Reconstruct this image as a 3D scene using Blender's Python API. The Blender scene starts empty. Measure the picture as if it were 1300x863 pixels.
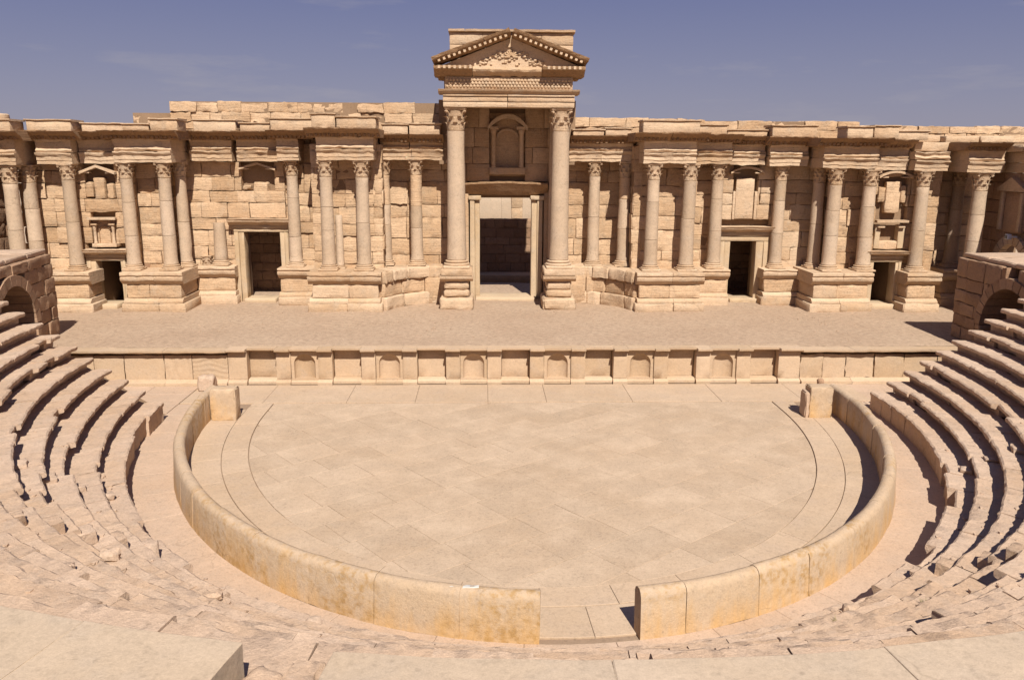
import bpy, math, random
import numpy as np
from mathutils import Vector, Matrix
S = bpy.context.scene
C = S.collection
PI = math.pi
# ------------------------------------------------------------------ camera
f, pitch, yaw, roll = 1060.0, .216, .0352, .0060
fw = Vector((math.sin(yaw)*math.cos(pitch), math.cos(yaw)*math.cos(pitch), -math.sin(pitch)))
rt = Vector((math.cos(yaw), -math.sin(yaw), 0)); up = rt.cross(fw)
r_ = rt*math.cos(roll)+up*math.sin(roll); u_ = -rt*math.sin(roll)+up*math.cos(roll)
cam = bpy.data.objects.new('camera', bpy.data.cameras.new('camera'))
C.objects.link(cam)
cam.matrix_world = Matrix(((r_.x, u_.x, -fw.x, -1.6), (r_.y, u_.y, -fw.y, -29.3), (r_.z, u_.z, -fw.z, 9.15), (0, 0, 0, 1)))
cam.data.sensor_width = 36; cam.data.lens = 36*f/1300
cam.data.clip_start = .1; cam.data.clip_end = 9000
S.camera = cam
# ------------------------------------------------------------------ light
SUN = Vector((.17, -.885, 1.0)).normalized()        # towards the sun
world = bpy.data.worlds.new('World'); S.world = world; world.use_nodes = True
nt = world.node_tree
bg = nt.nodes['Background']
sky = nt.nodes.new('ShaderNodeTexSky'); sky.sky_type = 'NISHITA'; sky.sun_disc = False
sky.sun_elevation = math.asin(SUN.z); sky.sun_rotation = math.atan2(SUN.x, SUN.y)
sky.altitude = 400; sky.air_density = 1.0; sky.dust_density = 1.0; sky.ozone_density = 5.0
tint = nt.nodes.new('ShaderNodeMix'); tint.data_type = 'RGBA'; tint.blend_type = 'MULTIPLY'; tint.inputs[0].default_value = 1.0
tint.inputs[7].default_value = (1.06, .80, .86, 1)
nt.links.new(sky.outputs[0], tint.inputs[6])
tc = nt.nodes.new('ShaderNodeTexCoord'); mpc = nt.nodes.new('ShaderNodeMapping'); mpc.inputs['Scale'].default_value = (1.2, 1.2, 7.0)
cn = nt.nodes.new('ShaderNodeTexNoise'); cn.inputs['Scale'].default_value = 3.2; cn.inputs['Detail'].default_value = 6; cn.inputs['Roughness'].default_value = .62
cr_ = nt.nodes.new('ShaderNodeMapRange'); cr_.inputs[1].default_value = .55; cr_.inputs[2].default_value = .78; cr_.inputs[3].default_value = 0; cr_.inputs[4].default_value = .6
cm_ = nt.nodes.new('ShaderNodeMix'); cm_.data_type = 'RGBA'; cm_.inputs[7].default_value = (5.6, 5.3, 5.9, 1)
nt.links.new(tc.outputs['Generated'], mpc.inputs['Vector']); nt.links.new(mpc.outputs[0], cn.inputs['Vector'])
sxyz = nt.nodes.new('ShaderNodeSeparateXYZ'); nt.links.new(tc.outputs['Generated'], sxyz.inputs[0])
grad = nt.nodes.new('ShaderNodeValToRGB'); nt.links.new(sxyz.outputs[2], grad.inputs[0])
for p_, c_ in ((0.0, (.76, .74, .92)), (.17, (.40, .44, .80)), (1.0, (.17, .26, .66))):
    e_ = grad.color_ramp.elements[0] if p_ == 0 else (grad.color_ramp.elements[-1] if p_ == 1 else grad.color_ramp.elements.new(p_))
    e_.color = c_+(1,)
gsc = nt.nodes.new('ShaderNodeMix'); gsc.data_type = 'RGBA'; gsc.blend_type = 'MULTIPLY'; gsc.inputs[0].default_value = 1; gsc.inputs[7].default_value = (6.2, 6.2, 6.2, 1); gsc.clamp_result = False
nt.links.new(grad.outputs[0], gsc.inputs[6])
gm = nt.nodes.new('ShaderNodeMix'); gm.data_type = 'RGBA'; gm.inputs[0].default_value = .78
nt.links.new(tint.outputs[2], gm.inputs[6]); nt.links.new(gsc.outputs[2], gm.inputs[7])
nt.links.new(cn.outputs['Fac'], cr_.inputs[0]); nt.links.new(cr_.outputs[0], cm_.inputs[0]); nt.links.new(gm.outputs[2], cm_.inputs[6])
nt.links.new(cm_.outputs[2], bg.inputs[0]); bg.inputs[1].default_value = .043
sun = bpy.data.objects.new('sun', bpy.data.lights.new('sun', 'SUN')); C.objects.link(sun)
sun.data.energy = 4.5; sun.data.angle = math.radians(.55); sun.data.color = (1, .955, .88)
sun.rotation_euler = SUN.to_track_quat('Z', 'Y').to_euler()
S.view_settings.view_transform = 'Standard'; S.view_settings.look = 'None'
S.view_settings.exposure = 0.68; S.view_settings.gamma = 1; S.view_settings.use_curve_mapping = False

# ------------------------------------------------------------------ noise
def _h(ix, iy, iz, seed):
    n = (ix*73856093) ^ (iy*19349663) ^ (iz*83492791) ^ (seed*2654435 + 12345)
    n = (n ^ (n >> 13))*1274126177
    n = n & 0x7fffffff
    n = ((n ^ (n >> 16))*668265263) & 0x7fffffff
    return n/float(0x7fffffff)*2-1
def vn(P, fr, seed):
    Q = P*fr; I = np.floor(Q).astype(np.int64); F = Q-I; F = F*F*(3-2*F); r = 0
    for a in (0, 1):
        wx = F[:, 0] if a else 1-F[:, 0]
        for b in (0, 1):
            wy = F[:, 1] if b else 1-F[:, 1]
            for c in (0, 1):
                wz = F[:, 2] if c else 1-F[:, 2]
                r = r+wx*wy*wz*_h(I[:, 0]+a, I[:, 1]+b, I[:, 2]+c, seed)
    return r
def vec_noise(P, fr, seed):
    a = np.stack([vn(P, fr, seed+k) for k in (0, 7, 19)], 1)
    b = np.stack([vn(P, fr*2.7, seed+k) for k in (3, 11, 29)], 1)
    return a*.65+b*.45
rnd = random.Random(11)
_seed = [1]
def nseed():
    _seed[0] += 37
    return _seed[0]

# ------------------------------------------------------------------ objects
def base(o, label=None, cat=None, group=None, kind=None):
    if label: o['label'] = label
    if cat: o['category'] = cat
    if group: o['group'] = group
    if kind: o['kind'] = kind
    return o
def thing(name, label, cat, loc, group=None):
    o = bpy.data.objects.new(name, None); C.objects.link(o); o.location = loc
    o['wl'] = tuple(loc); o.empty_display_size = .2
    return base(o, label, cat, group, 'thing')
def wl(o):
    v = np.zeros(3)
    while o is not None:
        v += np.array(o.location); o = o.parent
    return v
def mesh(name, V, F, mat, parent=None, smooth=None, origin=None):
    """V in world coordinates"""
    V = np.asarray(V, float)
    o0 = wl(parent) if parent is not None else np.zeros(3)
    if origin is None: origin = V.mean(0)
    me = bpy.data.meshes.new(name)
    me.from_pydata((V-origin).tolist(), [], [tuple(q) for q in F])
    if smooth is not None:
        me.polygons.foreach_set('use_smooth', [True]*len(me.polygons))
        if smooth < 179: me.set_sharp_from_angle(angle=math.radians(smooth))
    me.materials.append(mat)
    o = bpy.data.objects.new(name, me); C.objects.link(o); o.parent = parent
    o.location = Vector(np.array(origin)-o0)
    return o
def merge(parts):
    V = []; F = []; n = 0
    for v, fc in parts:
        V.append(np.asarray(v, float)); F += [tuple(i+n for i in q) for q in fc]; n += len(v)
    return np.concatenate(V), F

_topo = {}
def topo(nu, nv, nw):
    k = (nu, nv, nw)
    if k in _topo: return _topo[k]
    idx = {}; P = []
    def g(i, j, l):
        if (i, j, l) not in idx: idx[(i, j, l)] = len(P); P.append((i, j, l))
        return idx[(i, j, l)]
    F = []
    for i in range(nu):
        for j in range(nv):
            F.append((g(i, j, 0), g(i, j+1, 0), g(i+1, j+1, 0), g(i+1, j, 0)))
            F.append((g(i, j, nw), g(i+1, j, nw), g(i+1, j+1, nw), g(i, j+1, nw)))
    for i in range(nu):
        for l in range(nw):
            F.append((g(i, 0, l), g(i+1, 0, l), g(i+1, 0, l+1), g(i, 0, l+1)))
            F.append((g(i, nv, l), g(i, nv, l+1), g(i+1, nv, l+1), g(i+1, nv, l)))
    for j in range(nv):
        for l in range(nw):
            F.append((g(0, j, l), g(0, j, l+1), g(0, j+1, l+1), g(0, j+1, l)))
            F.append((g(nu, j, l), g(nu, j+1, l), g(nu, j+1, l+1), g(nu, j, l+1)))
    _topo[k] = (np.array(P), F)
    return _topo[k]
def axis(L, n, b):
    if n <= 1: return np.array([0, L])
    if n == 2: return np.array([0, L/2, L])
    b = min(b, L*.3)
    return np.concatenate([[0], np.linspace(b, L-b, n-1), [L]])
def rbox(lo, hi, n=(4, 3, 2), b=.05, amp=.02, fr=1.5, wear=.0, mapf=None, seed=None):
    """rounded, worn box between lo and hi (local metric), optionally mapped to world"""
    lo = np.array(lo, float); L = np.array(hi, float)-lo
    I, F = topo(*n)
    ax = [axis(L[k], n[k], b) for k in range(3)]
    V = np.stack([ax[k][I[:, k]] for k in range(3)], 1)
    ext = np.stack([(I[:, k] == 0) | (I[:, k] == n[k]) for k in range(3)], 1)
    e = ext.sum(1)
    sg = np.stack([np.where(I[:, k] == 0, 1., -1.) for k in range(3)], 1)
    bb = np.minimum(b, L*.3)
    V = V+np.where((e >= 2)[:, None] & ext, sg*bb*(.30+.12*(e == 3))[:, None], 0)
    seed = nseed() if seed is None else seed
    W = V+lo
    if mapf is not None: W = mapf(W)
    if amp or wear:
        N = vec_noise(W+seed*.013, fr, seed)
        W = W+N*amp
        if amp > .022: W = W+vec_noise(W, fr*2.6, seed+50)*amp*.38
        if wear:
            w = np.maximum(0, vn(W, fr*1.3, seed+5)+.15)*(e >= 2)*wear
            ctr = W.mean(0); d = ctr-W; d /= (np.linalg.norm(d, axis=1)[:, None]+1e-6)
            W = W+d*w[:, None]
    return W, F
def prof(pr, u0, u1, nu, mapf, amp=.02, fr=2.0, seed=None, capmode=True, ampf=None):
    """closed profile [(a,b)...] swept along u; mapf((u,a,b))->world. profile counter-clockwise seen from +u"""
    pr = np.array(pr, float); m = len(pr); us = np.linspace(u0, u1, nu+1)
    V = np.concatenate([np.concatenate([np.full((m, 1), u), pr], 1) for u in us])
    W = mapf(V) if mapf is not None else V
    seed = nseed() if seed is None else seed
    if amp:
        a = amp if ampf is None else amp*ampf(V)[:, None]
        W = W+vec_noise(W+seed*.017, fr, seed)*a
    F = []
    for i in range(nu):
        for j in range(m):
            k = (j+1) % m
            F.append((i*m+j, i*m+k, (i+1)*m+k, (i+1)*m+j))
    F.append(tuple(range(m-1, -1, -1))); F.append(tuple(nu*m+j for j in range(m)))
    return W, F
def lathe(pr, n, cx, cy, cz=0, amp=0, fr=2, seed=None, sweep=2*PI):
    V = []
    for r, z in pr:
        for k in range(n):
            a = sweep*k/n
            V.append((cx+r*math.cos(a), cy+r*math.sin(a), cz+z))
    V = np.array(V); m = len(pr)
    if amp:
        seed = nseed() if seed is None else seed
        V = V+vec_noise(V, fr, seed)*amp*np.array([1, 1, .3])
    F = [(i*n+k, i*n+(k+1) % n, (i+1)*n+(k+1) % n, (i+1)*n+k) for i in range(m-1) for k in range(n)]
    F.append(tuple(range(n-1, -1, -1))); F.append(tuple((m-1)*n+k for k in range(n)))
    return V, F

# ------------------------------------------------------------------ materials
def stone(name, c1, c2, c3, big=.35, mid=2.2, bump=.35, pits=.5, rough=.9, var=.16, stain=None, layer=0, contrast=.16, fine=22, cracks=0.):
    c1, c2, c3 = (tuple(round(v*k, 3) for v, k in zip(c, (.835, .80, .775))) for c in (c1, c2, c3))
    m = bpy.data.materials.new(name); m.use_nodes = True; t = m.node_tree; N = t.nodes; Lk = t.links
    bs = N['Principled BSDF']; bs.inputs['Roughness'].default_value = rough
    bs.inputs['Specular IOR Level'].default_value = .15
    geo = N.new('ShaderNodeNewGeometry')
    def noise(sc, det=5, ro=.6, src=None):
        n = N.new('ShaderNodeTexNoise'); n.inputs['Scale'].default_value = sc; n.inputs['Detail'].default_value = det
        n.inputs['Roughness'].default_value = ro; Lk.new(src or geo.outputs['Position'], n.inputs['Vector']); return n.outputs['Fac']
    def ramp(src, a, b, lo=0., hi=1.):
        n = N.new('ShaderNodeMapRange'); n.inputs[1].default_value = a; n.inputs[2].default_value = b
        n.inputs[3].default_value = lo; n.inputs[4].default_value = hi; Lk.new(src, n.inputs[0]); return n.outputs[0]
    def mix(fac, a, b, mode='MIX'):
        n = N.new('ShaderNodeMix'); n.data_type = 'RGBA'; n.blend_type = mode
        for k, v in ((0, fac), (6, a), (7, b)):
            if isinstance(v, tuple): n.inputs[k].default_value = v+(1,)
            elif isinstance(v, (int, float)): n.inputs[k].default_value = v
            else: Lk.new(v, n.inputs[k])
        return n.outputs[2]
    def math_(op, a, b):
        n = N.new('ShaderNodeMath'); n.operation = op
        for k, v in ((0, a), (1, b)):
            if isinstance(v, (int, float)): n.inputs[k].default_value = v
            else: Lk.new(v, n.inputs[k])
        return n.outputs[0]
    oi = N.new('ShaderNodeObjectInfo')
    nb, nm, nf = noise(big, 4), noise(mid, 6, .65), noise(fine, 4, .7)
    col = mix(ramp(nb, .38, .62), c1, c2)
    col = mix(ramp(oi.outputs['Random'], 0, 1, 0, min(.55, var*4)), col, c3)
    col = mix(ramp(nm, .5, .72, 0, .75), col, c3)
    if layer:
        mp = N.new('ShaderNodeMapping'); mp.inputs['Scale'].default_value = (.35, .35, 5.0)
        Lk.new(geo.outputs['Position'], mp.inputs['Vector'])
        nl = noise(2.6, 5, .6, mp.outputs[0])
    if stain:
        sc, sz0, sz1, scol, amt = stain
        sx = N.new('ShaderNodeSeparateXYZ'); Lk.new(geo.outputs['Position'], sx.inputs[0])
        mp = N.new('ShaderNodeMapping'); mp.inputs['Scale'].default_value = (1.0, 1.0, .22)
        Lk.new(geo.outputs['Position'], mp.inputs['Vector'])
        ns = noise(sc, 5, .65, mp.outputs[0])
        zf = ramp(sx.outputs[2], sz0, sz1, .13, -.16)
        col = mix(ramp(math_('ADD', ns, zf), .42, .78, 0, amt), col, scol)
        sp = noise(.45, 2, .4); s2 = noise(5.5, 6, .7)
        col = mix(math_('MULTIPLY', ramp(sp, .48, .58), ramp(s2, .47, .62, 0, .75)), col, (.33, .19, .065))
    v = math_('ADD', ramp(nf, .3, .7, -contrast*.5, contrast*.5), ramp(nm, .3, .7, contrast*.45, -contrast*.45))
    v = math_('ADD', v, ramp(oi.outputs['Random'], 0, 1, -var/2, var/2))
    v = math_('ADD', v, ramp(noise(70, 2, .6), .35, .65, -contrast*.3, contrast*.3))
    grit = noise(9, 8, .78); v = math_('ADD', v, ramp(grit, .34, .5, -contrast*.9, contrast*.12))
    if layer: v = math_('ADD', v, ramp(nl, .35, .65, -.06*layer, .05*layer))
    v = math_('ADD', v, 1.0)
    vv = N.new('ShaderNodeCombineXYZ')
    for k in range(3): Lk.new(v, vv.inputs[k])
    col = mix(1.0, col, vv.outputs[0], 'MULTIPLY')
    # small pits and cracks, coloured darker than the stone
    vo = N.new('ShaderNodeTexVoronoi'); vo.inputs['Scale'].default_value = 7.; Lk.new(geo.outputs['Position'], vo.inputs['Vector'])
    pf = math_('MULTIPLY', ramp(vo.outputs['Distance'], .10, .26, 1, 0), ramp(nm, .48, .6, 0, 1))
    col = mix(math_('MULTIPLY', pf, pits), col, tuple(c*.45 for c in c2))
    if cracks:
        dn = N.new('ShaderNodeTexNoise'); dn.inputs['Scale'].default_value = 1.4; dn.inputs['Detail'].default_value = 6; Lk.new(geo.outputs['Position'], dn.inputs['Vector'])
        va = N.new('ShaderNodeVectorMath'); va.operation = 'MULTIPLY_ADD'; va.inputs[1].default_value = (1.1, 1.1, 1.1)
        Lk.new(dn.outputs['Color'], va.inputs[0]); Lk.new(geo.outputs['Position'], va.inputs[2])
        vc = N.new('ShaderNodeTexVoronoi'); vc.feature = 'DISTANCE_TO_EDGE'; vc.inputs['Scale'].default_value = cracks; Lk.new(va.outputs[0], vc.inputs['Vector'])
        line = math_('MULTIPLY', ramp(vc.outputs['Distance'], .003*cracks/.5, .015*cracks/.5, 1, 0), ramp(noise(.6, 3), .54, .64))
        col = mix(math_('MULTIPLY', line, .28), col, tuple(c*.42 for c in c2))
    Lk.new(col, bs.inputs['Base Color'])
    h = math_('ADD', math_('MULTIPLY', nm, .11), math_('ADD', math_('MULTIPLY', nf, .03), math_('MULTIPLY', grit, .07)))
    h = math_('SUBTRACT', h, math_('MULTIPLY', pf, .02*pits))
    if layer: h = math_('ADD', h, math_('MULTIPLY', nl, .08*layer))
    if cracks: h = math_('SUBTRACT', h, math_('MULTIPLY', line, .015))
    bp = N.new('ShaderNodeBump'); bp.inputs['Strength'].default_value = bump; bp.inputs['Distance'].default_value = 1.0
    Lk.new(h, bp.inputs['Height']); Lk.new(bp.outputs[0], bs.inputs['Normal'])
    return m
M_wall = stone('ochre sandstone', (.575, .40, .245), (.515, .335, .19), (.61, .46, .315), layer=1, bump=.55, var=.24, contrast=.24, pits=.55, cracks=.9)
M_trim = stone('pale carved limestone', (.575, .415, .27), (.515, .35, .21), (.61, .48, .345), layer=.6, bump=.5, var=.14, contrast=.2, cracks=.8)
M_carve = stone('weathered carved cornice in painted shade', (.36, .225, .125), (.30, .175, .09), (.42, .285, .17), layer=1, bump=.7, var=.1, contrast=.3, mid=5)  # dark brown has the shade of the cornice band painted in
M_col = stone('grey pink column stone', (.52, .395, .275), (.49, .36, .24), (.57, .45, .335), bump=.4, var=.20, pits=.5, contrast=.2, mid=1.6, cracks=.7)
M_seat = stone('pinkish worn seat stone', (.555, .41, .30), (.535, .375, .25), (.58, .45, .345), bump=.5, var=.10, contrast=.2, pits=.4, mid=3, cracks=.8)
M_floor = stone('pale floor paving', (.52, .40, .285), (.485, .36, .245), (.54, .42, .305), bump=.25, var=.09, pits=.4, contrast=.22, mid=1.2, big=.6)
M_border = stone('cream border paving', (.53, .405, .285), (.50, .37, .25), (.56, .43, .315), bump=.18, var=.04, pits=.3, contrast=.18, mid=1.3, cracks=.45)
M_aisle = stone('pink aisle paving', (.535, .40, .295), (.51, .37, .26), (.56, .43, .325), bump=.25, var=.04, pits=.3, contrast=.2, mid=1.6, cracks=.5)
M_ring = stone('smooth orchestra wall stone', (.54, .41, .285), (.525, .385, .25), (.565, .44, .32), bump=.35, var=.07, pits=.4, contrast=.16, cracks=.5,
               stain=(1.9, .0, 1.0, (.50, .29, .105), .85))
M_stage = stone('stage gravel', (.43, .315, .22), (.46, .345, .245), (.40, .29, .20), bump=.3, var=0, pits=.35, contrast=.3, mid=4, fine=34)
M_front = stone('stage front limestone', (.53, .395, .265), (.50, .355, .22), (.56, .43, .31), bump=.3, var=.12, pits=.25, contrast=.14)
M_slab = stone('smooth terrace slab', (.535, .43, .32), (.52, .405, .285), (.55, .45, .345), bump=.22, var=.05, pits=.4, contrast=.16, mid=1.5, cracks=.6)
M_frame = stone('pale door frame marble', (.55, .42, .275), (.50, .365, .22), (.60, .49, .36), bump=.2, var=.08, pits=.25, contrast=.14)
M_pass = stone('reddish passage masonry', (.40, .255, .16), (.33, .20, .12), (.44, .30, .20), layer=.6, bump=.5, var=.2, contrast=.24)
M_core = stone('dark mortar core', (.30, .205, .13), (.27, .18, .11), (.33, .23, .15), bump=.2, var=0)
M_ground = stone('desert ground', (.50, .385, .27), (.47, .35, .24), (.53, .42, .31), big=.05, bump=.2, var=0, pits=.2)
M_joint = stone('sand in joints', (.33, .24, .165), (.30, .21, .14), (.36, .26, .18), bump=.1, var=0)
M_far = stone('far pale wall', (.52, .41, .30), (.48, .37, .26), (.55, .45, .34), bump=.2, var=.1)
def plain(name, c, r=.6, metal=0):
    m = bpy.data.materials.new(name); m.use_nodes = True; b = m.node_tree.nodes['Principled BSDF']
    n = m.node_tree.nodes.new('ShaderNodeTexNoise'); n.inputs['Scale'].default_value = 8
    x = m.node_tree.nodes.new('ShaderNodeMix'); x.data_type = 'RGBA'
    x.inputs[6].default_value = tuple(v*.85 for v in c)+(1,); x.inputs[7].default_value = c+(1,)
    m.node_tree.links.new(n.outputs['Fac'], x.inputs[0]); m.node_tree.links.new(x.outputs[2], b.inputs['Base Color'])
    b.inputs['Roughness'].default_value = r; b.inputs['Metallic'].default_value = metal
    return m
M_white = plain('white metal', (.7, .7, .68)); M_glass = plain('lamp glass', (.08, .08, .09), .1)
M_plaster = plain('white lime patch', (.60, .57, .51), .9)

# ------------------------------------------------------------------ plan curves
A0, B0 = 11.6, 14.9                                   # outer foot of the orchestra wall
def Pn(s, d):
    """s: 0 = right end, pi = left end, through the lower side; d = offset outwards"""
    s = np.asarray(s, float); d = np.asarray(d, float)
    sc = np.clip(s, 0, PI)
    x = A0*np.cos(sc); y = -B0*np.sin(sc); nx = B0*np.cos(sc); ny = -A0*np.sin(sc); n = np.hypot(nx, ny)
    y2 = np.where(s < 0, -s*12, np.where(s > PI, (s-PI)*12, 0))
    return x+d*nx/n, y+d*ny/n+y2
def speed(s, d):
    x0, y0 = Pn(s-.005, d); x1, y1 = Pn(s+.005, d)
    return float(np.hypot(x1-x0, y1-y0)/.01)
def cmap(V):                                          # (s, d, z) -> world
    x, y = Pn(V[:, 0], V[:, 1]); return np.stack([x, y, V[:, 2]], 1)
def cuts(s0, s1, d, length, jit=.25, rr=rnd):
    out = [s0]; s = s0
    while s < s1:
        s += length*(1+rr.uniform(-jit, jit))/speed(s, d)
        out.append(s)
    if s1-out[-2] < .45*length/speed(s1, d): out.pop()
    out[-1] = s1
    return out

# ------------------------------------------------------------------ ground and floors
def sheet(name, pts, z, mat, kind='structure', thick=None):
    V = [(x, y, z) for x, y in pts]
    o = mesh(name, V, [tuple(range(len(V)))], mat, origin=np.zeros(3)); base(o, kind=kind); return o
# desert sheet to the horizon, rising gently behind the stage to its own level
xs = [-6000, -60, -30, 30, 60, 6000]; ys = [-6000, -60, 18, 19, 60, 300, 6000]
V = []; F = []
for j, y in enumerate(ys):
    for i, x in enumerate(xs): V.append((x, y, -.12 if y < 18.5 else 1.2))
for j in range(len(ys)-1):
    for i in range(len(xs)-1):
        a = j*len(xs)+i; F.append((a, a+1, a+1+len(xs), a+len(xs)))
base(mesh('desert_ground', V, F, M_ground, origin=np.zeros(3)), kind='structure')

def clip(poly, hs):
    """clip convex polygon by half planes n.p <= c"""
    for nx, ny, c in hs:
        out = []
        for i in range(len(poly)):
            a, b = poly[i], poly[(i+1) % len(poly)]
            da, db = a[0]*nx+a[1]*ny-c, b[0]*nx+b[1]*ny-c
            if da <= 0: out.append(a)
            if (da < 0 < db) or (db < 0 < da):
                t = da/(da-db); out.append((a[0]+(b[0]-a[0])*t, a[1]+(b[1]-a[1])*t))
        poly = out
        if len(poly) < 3: return []
    return poly
def prism(poly, z0, z1, tilt=0., rr=rnd):
    n = len(poly); tx, ty = rr.uniform(-tilt, tilt), rr.uniform(-tilt, tilt)
    cx = sum(p[0] for p in poly)/n; cy = sum(p[1] for p in poly)/n
    b = .012
    top = []
    for x, y in poly:
        L = math.hypot(x-cx, y-cy)+1e-6; k = (L-b)/L
        top.append((cx+(x-cx)*k, cy+(y-cy)*k, z1+(x-cx)*tx+(y-cy)*ty))
    V = [(x, y, z0) for x, y in poly]+[(x, y, t[2]-.006) for (x, y), t in zip(poly, top)]+top
    F = [tuple(range(n-1, -1, -1)), tuple(2*n+k for k in range(n))]
    for k in range(n):
        q = (k+1) % n
        F.append((k, q, n+q, n+k)); F.append((n+k, n+q, 2*n+q, 2*n+k))
    return V, F
def area(p): return abs(sum(p[i][0]*p[(i+1) % len(p)][1]-p[(i+1) % len(p)][0]*p[i][1] for i in range(len(p))))/2

orch = sheet('orchestra_floor', [(-24, 5), (-24, -20), (24, -20), (24, 5)], -.03, M_joint)
IA, IB, YT = 9.5, 12.75, 1.25
hs = [(0, 1, YT-.012)]
for k in range(48):
    t = -PI*(k+.5)/48
    a0, a1 = -PI*k/48, -PI*(k+1)/48
    p0 = (IA*math.cos(a0), IB*math.sin(a0)); p1 = (IA*math.cos(a1), IB*math.sin(a1))
    nx, ny = -(p1[1]-p0[1]), (p1[0]-p0[0]); L = math.hypot(nx, ny); nx /= L; ny /= L
    if nx*p0[0]+ny*p0[1] < 0: nx, ny = -nx, -ny
    hs.append((nx, ny, nx*p0[0]+ny*p0[1]-.012))
hs += [(1, 0, IA-.012), (-1, 0, IA-.012)]
rr = random.Random(4); ang = math.radians(38); ca, sa = math.cos(ang), math.sin(ang)
v = -18.
while v < 18:
    w = rr.uniform(1.0, 1.5); u = -18+rr.uniform(0, 1)
    while u < 18:
        L = rr.uniform(1.3, 2.3); g = .006
        q = [(u+g, v+g), (u+L-g, v+g), (u+L-g, v+w-g), (u+g, v+w-g)]
        q = [(x*ca-y*sa, x*sa+y*ca-5) for x, y in q]
        q = clip(q, hs)
        if len(q) > 2 and area(q) > .02:
            mesh('paving_slab', *prism(q, -.1, rr.uniform(-.002, .003), .0015, rr), M_floor, orch)
        u += L
    v += w
# curved border courses (two) and the straight border by the stage
def sector(s0, s1, da, db, z0, z1, gap=.007, n=4):
    """kerb-like curved slab from scaled ellipses"""
    pts = []
    for d in (da, db):
        row = []
        for k in range(n+1):
            s = s0+(s1-s0)*k/n
            row.append(np.array(d(s)))
        pts.append(row)
    poly = [tuple(p) for p in pts[0]]+[tuple(p) for p in reversed(pts[1])]
    c = np.mean(poly, 0)
    poly = [tuple(c+(np.array(p)-c)*(1-gap/max(.2, np.linalg.norm(np.array(p)-c)))) for p in poly]
    if sum(poly[i][0]*poly[(i+1) % len(poly)][1]-poly[(i+1) % len(poly)][0]*poly[i][1] for i in range(len(poly))) < 0: poly.reverse()
    return prism(poly, z0, z1, .001)
def ell(a, b, yt):
    def g(s):
        if s < 0: return (a, min(yt, -s*12))
        if s > PI: return (-a, min(yt, (s-PI)*12))
        return (a*math.cos(s), -b*math.sin(s))
    return g
st = YT/12
for (a0, b0), (a1, b1), ln, zz in (((9.51, 12.76), (10.3, 13.55), 2.3, .02), ((10.31, 13.56), (11.42, 14.7), 1.7, .012)):
    s = -st if a0 < 10 else -.04
    e = PI-s
    while s < e-.01:
        ds = ln*rr.uniform(.8, 1.25)/13; s2 = min(e, s+ds)
        if e-s2 < .05: s2 = e
        mesh('border_slab', *sector(s, s2, ell(a0, b0, YT), ell(a1, b1, YT), -.1, zz), M_border, orch)
        s = s2
x = -13.0
while x < 13.0:
    L = rr.uniform(2.2, 3.6); q = [(x+.006, YT+.01), (x+L-.006, YT+.01), (x+L-.006, 3.72), (x+.006, 3.72)]
    mesh('border_slab', *prism(q, -.1, .03+rr.uniform(0, .004), .0005, rr), M_border, orch)
    x += L
# ring aisle between the low wall and the first seats, and the side passages in front of the stage
aisle = sheet('aisle_floor', [(-23.9, 4.9), (-23.9, -19.9), (23.9, -19.9), (23.9, 4.9)], -.026, M_joint)
def lin(d):
    return lambda s: tuple(float(v) for v in Pn(s, d))
ss = cuts(-.1, PI+.1, .7, 1.9, .3, rr)
for a, b in zip(ss, ss[1:]):
    mesh('paving_slab', *sector(a, b, lin(.0), lin(1.45), -.1, rr.uniform(0, .006), .006), M_aisle, aisle)
for sx in (-1, 1):
    x = 13.07
    while x < 22:
        L = rr.uniform(1.5, 2.2); y = .1
        for h in (1.2, 1.3, 1.1):
            if sx > 0: q = [(x+.006, y+.006), (x+L-.006, y+.006), (x+L-.006, y+h-.006), (x+.006, y+h-.006)]
            else: q = [(-x-L+.006, y+.006), (-x-.006, y+.006), (-x-.006, y+h-.006), (-x-L+.006, y+h-.006)]
            mesh('paving_slab', *prism(q, -.1, rr.uniform(.0, .005), .0005, rr), M_aisle, aisle)
            y += h
        x += L
# stage floor: gravel on top of the stage
def grid(x0, x1, y0, y1, nx, ny, zf):
    X, Y = np.meshgrid(np.linspace(x0, x1, nx), np.linspace(y0, y1, ny)); X = X.ravel(); Y = Y.ravel()
    V = np.stack([X, Y, zf(X, Y)], 1)
    F = [(j*nx+i, j*nx+i+1, (j+1)*nx+i+1, (j+1)*nx+i) for j in range(ny-1) for i in range(nx-1)]
    return V, F
ZS = 1.5
def zst(X, Y):
    P = np.stack([X, Y, X*0], 1)
    return ZS-.03+.03*vn(P, .5, 3)*np.clip((Y-4.2)/1.5, 0, 1)+.006*vn(P, 3., 9)+.025+np.where(Y < 4.5, -.03, 0)
base(mesh('stage_floor', *grid(-26, 26, 4.38, 22.0, 200, 66, zst), M_stage, smooth=180, origin=np.zeros(3)), kind='structure')
pb = []
rr = random.Random(8)
for k in range(900):
    x, y = rr.uniform(-20, 19), 4.6+8*rr.random()**.8; r = rr.uniform(.012, .04)
    pb.append(rbox((x, y, ZS-.03), (x+r*rr.uniform(1, 2), y+r, ZS-.02+r), (1, 1, 1), 0, r*.3, 20))
base(mesh('stage_gravel', *merge(pb), M_stage, origin=np.zeros(3)), 'scattered gravel and pebbles on the stage floor', kind='stuff')

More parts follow.
